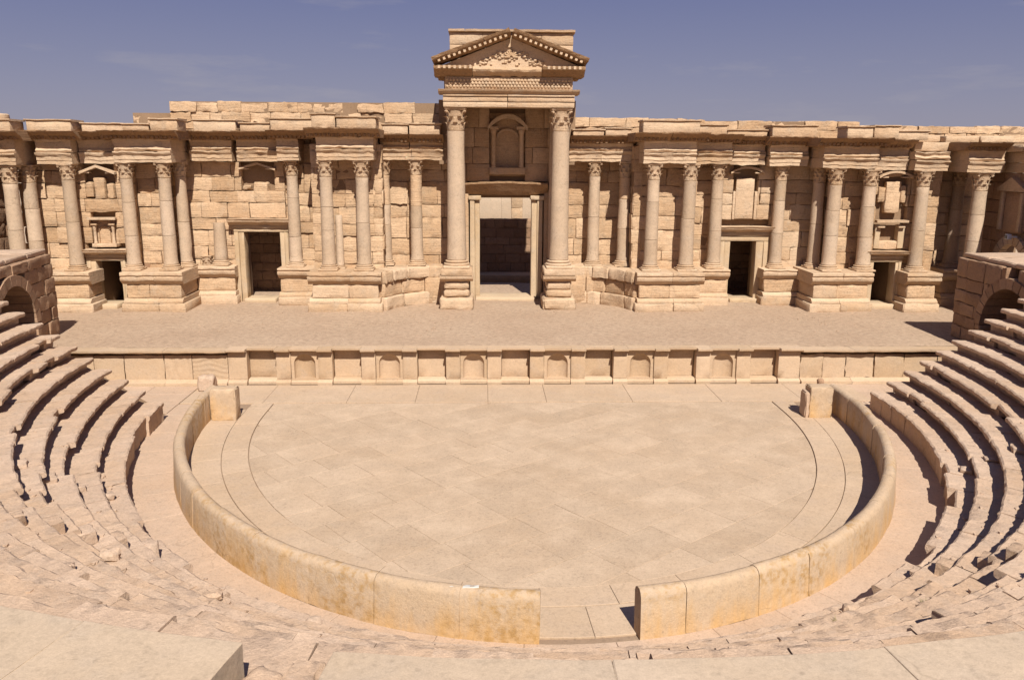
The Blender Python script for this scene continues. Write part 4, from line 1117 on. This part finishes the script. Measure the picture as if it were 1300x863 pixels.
for kind, a, b in breaks+[('end', c0+pw*3+1.5, None)]:
    frontseg('panel_stone', (prev+.004, YF, .2), (a-.004, YF+.5, 1.33), (4, 2, 4))
    mesh('cap_moulding', *prof(capP(YF, 1.34)[::-1], prev+.003, a+.0, 4, xmap, .008, 4), M_front, root, smooth=35)
    mesh('base_moulding', *prof(basP(YF)[::-1], prev+.003, a-.003, 4, xmap, .012, 4), M_front, root, smooth=35)
    if b is None: break
    if kind == 'rect':
        frontseg('niche_back', (a+.002, YF+.42, .2), (b-.002, YF+.7, 1.33), (4, 2, 4))
        mesh('cap_moulding', *prof(capP(YF+.26, 1.345)[::-1], a+.002, b-.002, 4, xmap, .006, 4), M_front, root, smooth=35)
        mesh('base_moulding', *prof(basP(YF+.18)[::-1], a+.002, b-.002, 4, xmap, .01, 4), M_front, root, smooth=35)
    else:
        xc = (a+b)/2; r = .43; yb_ = YF+.10; zs_ = .84; N = 14; hd = .40
        th = [PI*k/N for k in range(N+1)]
        V = []; F = []
        rows_ = [(.2, 1.0, 0), (zs_, 1.0, 0)]+[(zs_+hd*math.sin(q*PI/2/5), math.cos(q*PI/2/5), 1) for q in range(1, 6)]
        for z_, k_, _d in rows_:
            for t_ in th: V.append((xc-r*k_*math.cos(t_), yb_+.03+r*.5*k_*math.sin(t_), z_))
        n_ = N+1
        for q in range(len(rows_)-1):
            for k in range(N): F.append((q*n_+k, q*n_+k+1, (q+1)*n_+k+1, (q+1)*n_+k))
        V = np.array(V); V = V+vec_noise(V, 4, nseed())*.012
        mesh('niche_back', V, F, M_front, root, smooth=60)
        out = [(a+.002, .2), (a+.002, 1.335), (b-.002, 1.335), (b-.002, .2)]
        arch_ = [(xc+r, .2)]+[(xc+r*math.cos(t_), zs_+hd*math.sin(t_)) for t_ in th]+[(xc-r, .2)]
        V = []; F = []
        for y_ in (yb_, yb_+.12):
            V += [(x_, y_, z_) for x_, z_ in out+arch_]
        m_ = len(out+arch_); h_ = len(arch_)
        mid = 4+h_//2
        F.append(tuple([0]+[4+h_-1-q for q in range(h_-1-h_//2+1)]+[1]))
        F.append(tuple([1]+[mid]+[2]))
        F.append(tuple([2]+[4+q for q in range(h_//2, -1, -1)]+[3]))
        for q in range(h_-1): F.append((4+q, 4+q+1, m_+4+q+1, m_+4+q))
        mesh('niche_face', V, F, M_front, root)
        mesh('cap_moulding', *prof(capP(YF+.12, 1.345)[::-1], a+.002, b-.002, 4, xmap, .006, 4), M_front, root, smooth=35)
        mesh('base_moulding', *prof(basP(YF+.12)[::-1], a+.002, b-.002, 4, xmap, .008, 4), M_front, root, smooth=35)
        mesh('niche_floor', *rbox((a+.01, YF+.02, .1), (b-.01, YF+.6, .215), (2, 2, 1), .01, .004), M_front, root)
    prev = b
# plain panelled ends
for a0_, a1_, lst in ((-22.0, c0-pw*3-1.35, 0), (c0+pw*3+1.5, 18.6, 1)):
    x = a0_
    while x < a1_-.05:
        L = R.uniform(.9, 1.7)
        if a1_-x-L < .5: L = a1_-x
        am = R.choice((.012, .03, .045))
        if lst == 0 and -15.6 < x < -12.4:
            W, F = rbox((x+.005, YF, .2), (x+L-.005, YF+.6, 1.22), (26, 2, 18), .02, .012, 4)
            ph = vn(W, 1.5, 5)*2.2
            fr_ = W[:, 1] < YF+.1
            W[:, 1] += np.where(fr_, (.014*np.sin(W[:, 2]*30+ph*3.5+W[:, 0]*2) if x > -13.9 else .03*np.sin(W[:, 0]*17+ph*2)*vn(W, 2.2, 3)), 0)
            mesh('panel_stone', W, F, M_front, root, smooth=50)
        else: frontseg('panel_stone', (x+.005, YF+R.uniform(-.02, .02), .2), (x+L-.005, YF+.6, 1.22), (6, 2, 6), am, .05)
        x += L
    x = a0_
    while x < a1_-.05:
        L = R.uniform(2.0, 3.4)
        if a1_-x-L < 1: L = a1_-x
        mesh('cap_moulding', *prof(capP(YF, 1.30)[::-1], x+.004, x+L-.004, 14, xmap, .022, 3), M_front, root, smooth=35)
        mesh('base_moulding', *prof([(YF-.3, 0), (YF-.3, .12), (YF-.12, .17), (YF-.04, .22), (YF+.6, .22), (YF+.6, 0)][::-1], x+.004, x+L-.004, 14, xmap, .015, 3), M_front, root, smooth=35)
        x += L
mesh('stage_core', *rbox((-22, 4.85, -.02), (19.5, 5.2, ZS-.09), (1, 1, 1), 0, 0), M_core, root)

# ------------------------------------------------------------------ low orchestra wall (two curved pieces)
def ring(label, s0, s1, sd, seglen=1.75):
    x, y = Pn((s0+s1)/2, -.17)
    root = thing('orchestra_wall', label, 'low wall', (float(x), float(y), 0))
    R = random.Random(sd); ss = cuts(s0, s1, 0, seglen, .2, R)
    for a, b in zip(ss, ss[1:]):
        h = 1.0+R.uniform(-.015, .015)
        P = [(.02, 0), (.0, .3), (-.03, h-.14), (-.07, h-.05), (-.14, h), (-.24, h+.005), (-.33, h-.04), (-.36, h-.12), (-.36, 0)]
        g = R.choice((.003, .004, .012))/13
        ox = R.uniform(-.012, .012)
        P = [(p+ox, q) for p, q in P]
        mesh('wall_block', *prof(P, a+g, b-g, 9, cmap, .016, 1.6), M_ring, root, smooth=60)
    return root
sgL = 1.616; sgR = 1.447
r1 = ring('left half of the low curved orchestra wall, ending at the gap with white patches', sgL, PI+.02, 3)
r2 = ring('right half of the low curved orchestra wall, starting at the gap', -.02, sgR, 4)
R = random.Random(61)
pass
for s_, d_, w_ in ((1.70, -.2, .12), (1.735, -.22, .16), (1.765, -.2, .09)):
    x, y = Pn(s_, d_); x, y = float(x), float(y)
    box_part('lime_patch', r1, (x-w_, y-.06, .975), (x+w_, y+.05, 1.008), M_plaster, (4, 3, 2), .01, .02, .02, 8)
for sx, lb in ((-1, 'rounded end stone closing the left half of the orchestra wall'), (1, 'broken end stone closing the right half of the orchestra wall')):
    xa, xb = (-11.18, -10.3) if sx < 0 else (10.15, 10.95)
    root = thing('end_stone', lb, 'stone block', ((xa+xb)/2, -.6, 0))
    box_part('stone_body', root, (xa, -.85, -.01), (xb, -.25, 1.14), M_ring, (7, 5, 8), .05, .03, .12)
    if sx > 0: box_part('stone_stub', root, (9.98, -.85, .0), (10.14, -.3, .95), M_aisle, (3, 3, 5), .05, .04, .1)
root = thing('loose_stone', 'small loose block near the stage front behind the left wall end', 'stone block', (-12.55, 3.1, 0))
box_part('stone_body', root, (-12.85, 2.85, 0), (-12.25, 3.4, .62), M_aisle, (5, 5, 5), .12, .05, .12)
root = thing('loose_stone', 'small dark upright stone by the stage front behind the right wall end', 'stone block', (12.0, 2.8, 0))
box_part('stone_body', root, (11.85, 2.6, 0), (12.1, 2.9, .5), M_pass, (4, 4, 4), .1, .04, .1)

# ------------------------------------------------------------------ seating
D0, TR, Z0, RI = 1.22, .6, .70, .38
ORD = ['lowest', 'second', 'third', 'fourth', 'fifth', 'sixth', 'seventh', 'eighth', 'ninth', 'tenth', 'eleventh']
def wornf(V):                                           # the middle of the cavea is far more eroded
    s = V[:, 0]; k = np.clip((np.minimum(s, PI-s)-.55)/.35, 0, 1); return 1+.35*k
for i in range(11):
    d = D0+TR*i; z = Z0+RI*i
    for side in ('right', 'left'):
        ext = ((.2+.05*i) if side == 'right' else (-.6+.08*i))/12
        sa, sb = (-ext, PI/2) if side == 'right' else (PI/2, PI+ext)
        x, y = Pn((sa+sb)/2, d)
        root = thing('seat_row', '%s curved row of worn stone seats counted up from the aisle, %s side' % (ORD[i], side), 'seat row', (float(x), float(y), z-RI), 'stone seat rows')
        R = random.Random(200+i*2+(side == 'left'))
        ss = []
        for ca_, cb_, ln_ in (((sa, .6, 1.05), (.6, sb, 1.35)) if side == 'right' else ((sa, PI-.6, 1.35), (PI-.6, sb, 1.05))): ss += cuts(ca_, cb_, d, ln_, .35, R)[(1 if ss else 0):]
        for a, b in zip(ss, ss[1:]):
            j = R.uniform(-.016, .016); jz = R.uniform(-.008, .008)
            sm = (a+b)/2; wk = min(1, max(0, (min(sm, PI-sm)-.55)/.35))
            j = j*(1-wk)+wk*R.uniform(-.03, .035); jz = jz*(1-wk)+wk*R.uniform(-.022, .008)
            zb = 0 if i == 0 else z-RI-.04
            if R.random() < .12: j += R.uniform(.08, .2)
            rec = .27 if i else .05
            P = [(d+rec+j, zb), (d+rec*.9+j, z-.20), (d+.01+j, z-.15), (d-.01+j, z-.10), (d-.01+j, z-.035), (d+.035+j, z), (d+.3, z-.015+jz), (d+TR-.05, z-.03+jz), (d+TR+.28, z-.03+jz), (d+TR+.28, zb)]
            P = [(p, q+(jz if k in (4, 5) else 0)) for k, (p, q) in enumerate(P)]
            g = (R.uniform(.001, .009) if wk > .3 else (R.uniform(.002, .006) if R.random() < .8 else .02))/speed(sm, d)
            W, F = prof(P[::-1], a+g, b-g, 13 if wk < .5 else 16, cmap, .030, 2.8, 500+i if R.random() < .7+.05*wk else None, True, wornf)
            W = W+vec_noise(W, 9, 900+i)*(.017-.003*wk)
            mesh('seat_block', W, F, M_seat, root, smooth=34)
# radial stairways: worn half-height step stones lying on the treads
def stair(label, s, rows, sd, w=.5, h=.2, big=0., dp=.30):
    x, y = Pn(s, D0); root = thing('stairway', label, 'stairway', (float(x), float(y), 0)); R = random.Random(sd)
    for i in rows:
        d = D0+TR*i-.02; z = Z0+RI*i
        zl = z-RI-.05 if i else 0.
        ww = w*R.uniform(.8, 1.2)/speed(s, d)/2; hh = z-(RI*.5 if big else RI*.72)+R.uniform(-.05, .04)
        dd = d-dp*R.uniform(.7, 1.1)
        u = R.uniform(-.01, .01)
        W, F = rbox((s-ww+u, dd, zl), (s+ww+u, d+.12, hh+big*R.random()), (4, 4, 3), .02, .0, 1, 0, None)
        W = cmap(W); W = W+vec_noise(W, 5, nseed())*.055
        mesh('step', W, F, M_seat, root, smooth=60)
stair('upper left radial stairway of worn steps crossing the seat rows', PI-.60, range(1, 11), 1, .42, dp=.22)
stair('lower left radial stairway of broken protruding steps in the rubble', PI-.86, range(1, 9), 2, .42, .2, .14)
stair('upper right radial stairway of worn steps crossing the seat rows', .50, range(1, 11), 3, .42, dp=.22)
stair('lower right radial stairway of broken protruding steps in the rubble', 1.0, range(1, 9), 4, .42, .2, .16)
# single broken rocks lying on the eroded middle of the seating
rk = [(2.02, 2.6, 'small broken rock on the rubble slope left of the stair opening', .16), (2.16, 3.2, 'angular rock on the left rubble slope', .18), (1.93, 1.5, 'dark little stone near the aisle foot at lower left', .15),
      (2.3, 5.4, 'jutting rock at the left edge of the rubble slope', .26), (1.20, 2.0, 'grey stone at the foot of the right rubble slope', .15),
      (1.13, 2.3, 'small grey stone beside the aisle at lower right', .14), (1.04, 4.1, 'loose rock above the lower right stairway', .2), (1.10, 4.9, 'loose rock on the right rubble slope near the terrace', .2),
      (2.08, 4.6, 'pointed little stone just beyond the left terrace edge', .14)]
for s, d, lb, q in rk:
    x, y = (float(v) for v in Pn(s, d)); i = max(-1, int((d-D0)/TR)); z = (Z0+RI*i) if i >= 0 else 0
    o = mesh('rock', *rbox((x-q, y-q*.8, z-.05), (x+q, y+q*.8, z+q*.9), (4, 4, 4), q*.4, q*.28, 3.5/q*.3, .05), M_seat, smooth=35)
    base(o, lb, 'rock')
# crumbs and chips on the slope
R = random.Random(77); cr = []
for k in range(520):
    s = R.uniform(.35, 2.8) if k % 2 else R.choice((R.uniform(.7, 1.25), R.uniform(1.9, 2.45))); i = R.randrange(0, 10)
    d = D0+TR*i+R.uniform(.12, .62); x, y = (float(v) for v in Pn(s, d)); q = R.uniform(.012, .045)*(1.4 if R.random() < .1 else 1); z = Z0+RI*i-.03
    cr.append(rbox((x-q, y-q, z), (x+q, y+q*R.uniform(.5, 1), z+q*1.1), (1, 1, 1), 0, q*.5, 12))
base(mesh('stone_chips', *merge(cr), M_seat, origin=np.zeros(3)), 'loose stone chips strewn over the worn seats', kind='stuff')

# ------------------------------------------------------------------ near terrace slabs
TC = (-.3, -4.9); TRD = 18.0; ZT = 4.95
def tmap(V):                                            # (u metres along the edge, depth behind it, z)
    a = V[:, 0]/TRD; r = TRD+V[:, 1]
    return np.stack([TC[0]+r*np.sin(a), TC[1]-r*np.cos(a), V[:, 2]], 1)
def terrace(label, u0, u1, cutsu, depth, ztop=ZT, amp=.012, th=.36):
    root = thing('terrace', label, 'terrace', tuple(tmap(np.array([[(u0+u1)/2, .5, ztop-th]]))[0]))
    c = [u0]+cutsu+[u1]
    for a, b in zip(c, c[1:]):
        for da, db in ((0, 1.35), (1.36, depth)):
            n = (max(4, int((b-a)/.25)), 2 if db-da < .3 else 6, 3)
            box_part('slab', root, (a+.0015, da, ztop-th), (b-.0015, db, ztop), M_slab, n, .014, amp, .02, 1.4, tmap, None, 20)
    return root
NL = -3.46; NR = -2.62
t = terrace('smooth pale terrace slabs in the lower left corner, ending at the small stair opening', -12.0, NL, [-9.6, -7.3, -5.05], 3.2)
terrace('long smooth terrace slab edge along the bottom right', NR, 10.5, [-.2, 2.25, 4.8, 7.3], 3.2, ZT-.02)
box_part('slab', t, (NL+.003, .62, ZT-.36), (NR-.003, 3.2, ZT-.005), M_slab, (5, 7, 3), .014, .012, .012, 1.4, tmap)
root = thing('stair_block', 'short rubble faced block in the stair opening of the terrace', 'stone block', tuple(tmap(np.array([[NR-.2, .3, ZT-.5]]))[0]))
box_part('block', root, (NR-.36, .0, ZT-.55), (NR-.05, .6, ZT-.1), M_seat, (5, 6, 4), .06, .03, .08, 3, tmap)
root = thing('stair_block', 'low worn step at the back of the stair opening', 'stone block', tuple(tmap(np.array([[NL+.3, .3, ZT-.6]]))[0]))
box_part('block', root, (NL+.01, -.05, ZT-.75), (NR-.38, .6, ZT-.38), M_seat, (5, 6, 4), .05, .03, .06, 3, tmap)
root = thing('rock', 'rounded rock lying in the stair opening of the near terrace', 'rock', tuple(tmap(np.array([[NL+.25, .2, ZT-.36]]))[0]))
box_part('rock_body', root, (NL+.06, .02, ZT-.42), (NL+.42, .34, ZT-.2), M_seat, (5, 5, 4), .12, .04, .08, 3, tmap)
# solid bed under the seating so nothing is hollow
nb = []
for a in np.linspace(0, PI, 41)[:-1]:
    nb.append(prof([(D0+.5, -.1), (D0+.5, .2), (D0+TR*10.5+.5, Z0+RI*9.6), (9.8, Z0+RI*9.6), (9.8, -.1)][::-1], a, a+PI/40, 1, cmap, 0))
o = mesh('seating_bed', *merge(nb), M_core, origin=np.zeros(3)); base(o, kind='structure')

# ------------------------------------------------------------------ arched passages either side
def passage(sx, label):
    # face line from far corner to near corner
    pf, pn = ((-20.0, 6.9), (-19.1, -.9)) if sx < 0 else ((19.1, 6.3), (18.8, -1.4))
    root = thing('arched_passage', label, 'vaulted passage', ((pf[0]+pn[0])/2, (pf[1]+pn[1])/2, 0))
    pf = np.array(pf); pn = np.array(pn); Lw = np.linalg.norm(pn-pf)
    zt = 5.0; ra = 1.75; zs = 2.45
    # u measured from far corner; outward (towards orchestra) normal
    u = (pn-pf)/Lw; nr = np.array([u[1], -u[0]]);
    if nr[0]*sx > 0: nr = -nr
    uc = 4.05
    def mp(V): return np.stack([pf[0]+u[0]*V[:, 0]+nr[0]*V[:, 1], pf[1]+u[1]*V[:, 0]+nr[1]*V[:, 1], V[:, 2]], 1)
    R = random.Random(300+sx)
    flip = (sx > 0)
    def add(nm, W, F, mat=M_pass):
        if not flip: F = [q[::-1] for q in F]
        return mesh(nm, W, F, mat, root, smooth=42 if nm != 'arch_stone' else None)
    z = 0.; 
    while z < zt-.1:
        h = R.uniform(.42, .62)
        if zt-z-h < .3: h = zt-z
        x = -R.uniform(0, .5)
        while x < Lw:
            L = R.uniform(.7, 1.4); a, b = max(0, x), min(Lw, x+L)
            zz = z+h/2
            hw = 0
            if zz < zs: hw = ra+.42
            elif zz < zs+ra+.42: hw = math.sqrt(max(0, (ra+.42)**2-(zz-zs)**2))
            segs = [(a, b)]
            if hw > 0:
                segs = []
                if a < uc-hw-.12: segs.append((a, min(b, uc-hw)))
                if b > uc+hw+.12: segs.append((max(a, uc+hw), b))
            for p, q in segs:
                if q-p > .12:
                    W, F = rbox((p+.008, -.6, z+.008), (q-.005, R.uniform(-.05, .04), z+h-.005), (6, 2, 5), .018, .035, 3.4, .05*R.choice((.2, .5, 1.8)), mp)
                    add('stone', W, F)
            x += L
        z += h
    # jamb stones below springing
    for s_ in (-1, 1):
        z = 0
        while z < zs-.05:
            h = min(.55, zs-z)
            a, b = (uc-ra-.42, uc-ra) if s_ < 0 else (uc+ra, uc+ra+.42)
            W, F = rbox((a+.006, -.9, z+.006), (b-.006, .03, z+h-.006), (3, 3, 3), .04, .02, 2, .04, mp); add('jamb_stone', W, F); z += h
    n = 13
    for k in range(n):
        a0, a1 = PI*k/n+.008, PI*(k+1)/n-.008
        pts = [(uc-r_*math.cos(a), zs+r_*math.sin(a)) for r_, a in ((ra, a0), (ra, (a0+a1)/2), (ra, a1), (ra+.42, a1), (ra+.42, (a0+a1)/2), (ra+.42, a0))]
        V = mp(np.array([(a, o_, z) for o_ in (-.9, .05+R.uniform(-.01, .01)) for a, z in pts], float)); V = V+vec_noise(V, 3, nseed())*.012
        F = [(0, 1, 2, 3, 4, 5), (11, 10, 9, 8, 7, 6)]+[(q, 6+q, 6+(q+1) % 6, (q+1) % 6) for q in range(6)]
        add('arch_stone', V, [q[::-1] for q in F] if flip else F)
    # vault behind: half tube + floor walls + end wall
    N = 12; V = []; F = []
    prf_ = [(uc-ra, 0)]+[(uc-ra*math.cos(PI*k/N), zs+ra*math.sin(PI*k/N)) for k in range(N+1)]+[(uc+ra, 0)]
    m = len(prf_)
    for dpt in (-.85, -7.0):
        V += [(a, dpt, z) for a, z in prf_]
    V = mp(np.array(V, float)); F = [(k, k+1, m+k+1, m+k) for k in range(m-1)]
    mesh('vault', V, F, M_pass, root)
    W, F = rbox((uc-ra-.1, -7.3, 0), (uc+ra+.1, -7.0, zs+ra+.1), (2, 1, 2), .02, .02, 2, 0, mp); add('end_wall', W, F, M_pass)
    # far side wall and top slabs
    W, F = rbox((-.01, -7.3, 0), (.5, -.61, zt-.02), (3, 8, 5), .05, .04, 2, .05, mp); add('side_wall', W, F)
    W, F = rbox((Lw-.5, -7.3, 0), (Lw, -.61, zt-.02), (3, 8, 5), .05, .04, 2, .05, mp); add('side_wall', W, F)
    c = 0
    for a in np.linspace(0, Lw, 5)[:-1]:
        for b0 in (-7.3, -5.0, -2.6):
            W, F = rbox((a+.006, b0+.006, zt), (a+Lw/4-.006, min(b0+2.4, .06)-.006, zt+.2), (5, 6, 3), .04, .03, 2, .08, mp); add('roof_slab', W, F, M_seat)
    return root
passage(-1, 'vaulted arched passage in shade at the left end of the seating')
passage(1, 'vaulted arched passage in shade at the right end of the seating')

# dry grass tufts rooted in the joints of the slope and beside the low wall
R = random.Random(99)
M_dry = plain('dry grass', (.24, .19, .09), .9)
for k, (s_, d_, lb) in enumerate(((1.19, 3.3, 'dry tuft growing on the right rubble slope nearest the terrace'), (1.27, 2.6, 'dry tuft at the foot of the slope right of the wall gap'),
        (1.12, 5.2, 'dry tuft high on the lower right slope by the stair stones'), (1.98, 3.5, 'dry tuft on the left rubble slope above the round rock'), (1.86, 2.4, 'dry tuft near the aisle at the lower left slope'))):
    i = int((d_-D0)/TR); z = Z0+RI*i-.02; x, y = (float(v) for v in Pn(s_, d_)); V = []; F = []
    for q in range(26):
        a = R.uniform(0, 2*PI); l = R.uniform(.05, .13); o_ = R.uniform(0, .05); w_ = .006
        bx, by_ = x+o_*math.cos(a), y+o_*math.sin(a); tx_, ty_ = bx+l*.7*math.cos(a), by_+l*.7*math.sin(a)
        n0 = len(V); V += [(bx-w_, by_, z), (bx+w_, by_, z), (bx, by_+w_, z), (tx_, ty_, z+l)]; F += [(n0, n0+1, n0+3), (n0+1, n0+2, n0+3), (n0+2, n0, n0+3)]
    base(mesh('dry_tuft', V, F, M_dry), lb, 'plant', 'dry tufts on the slope', 'thing')
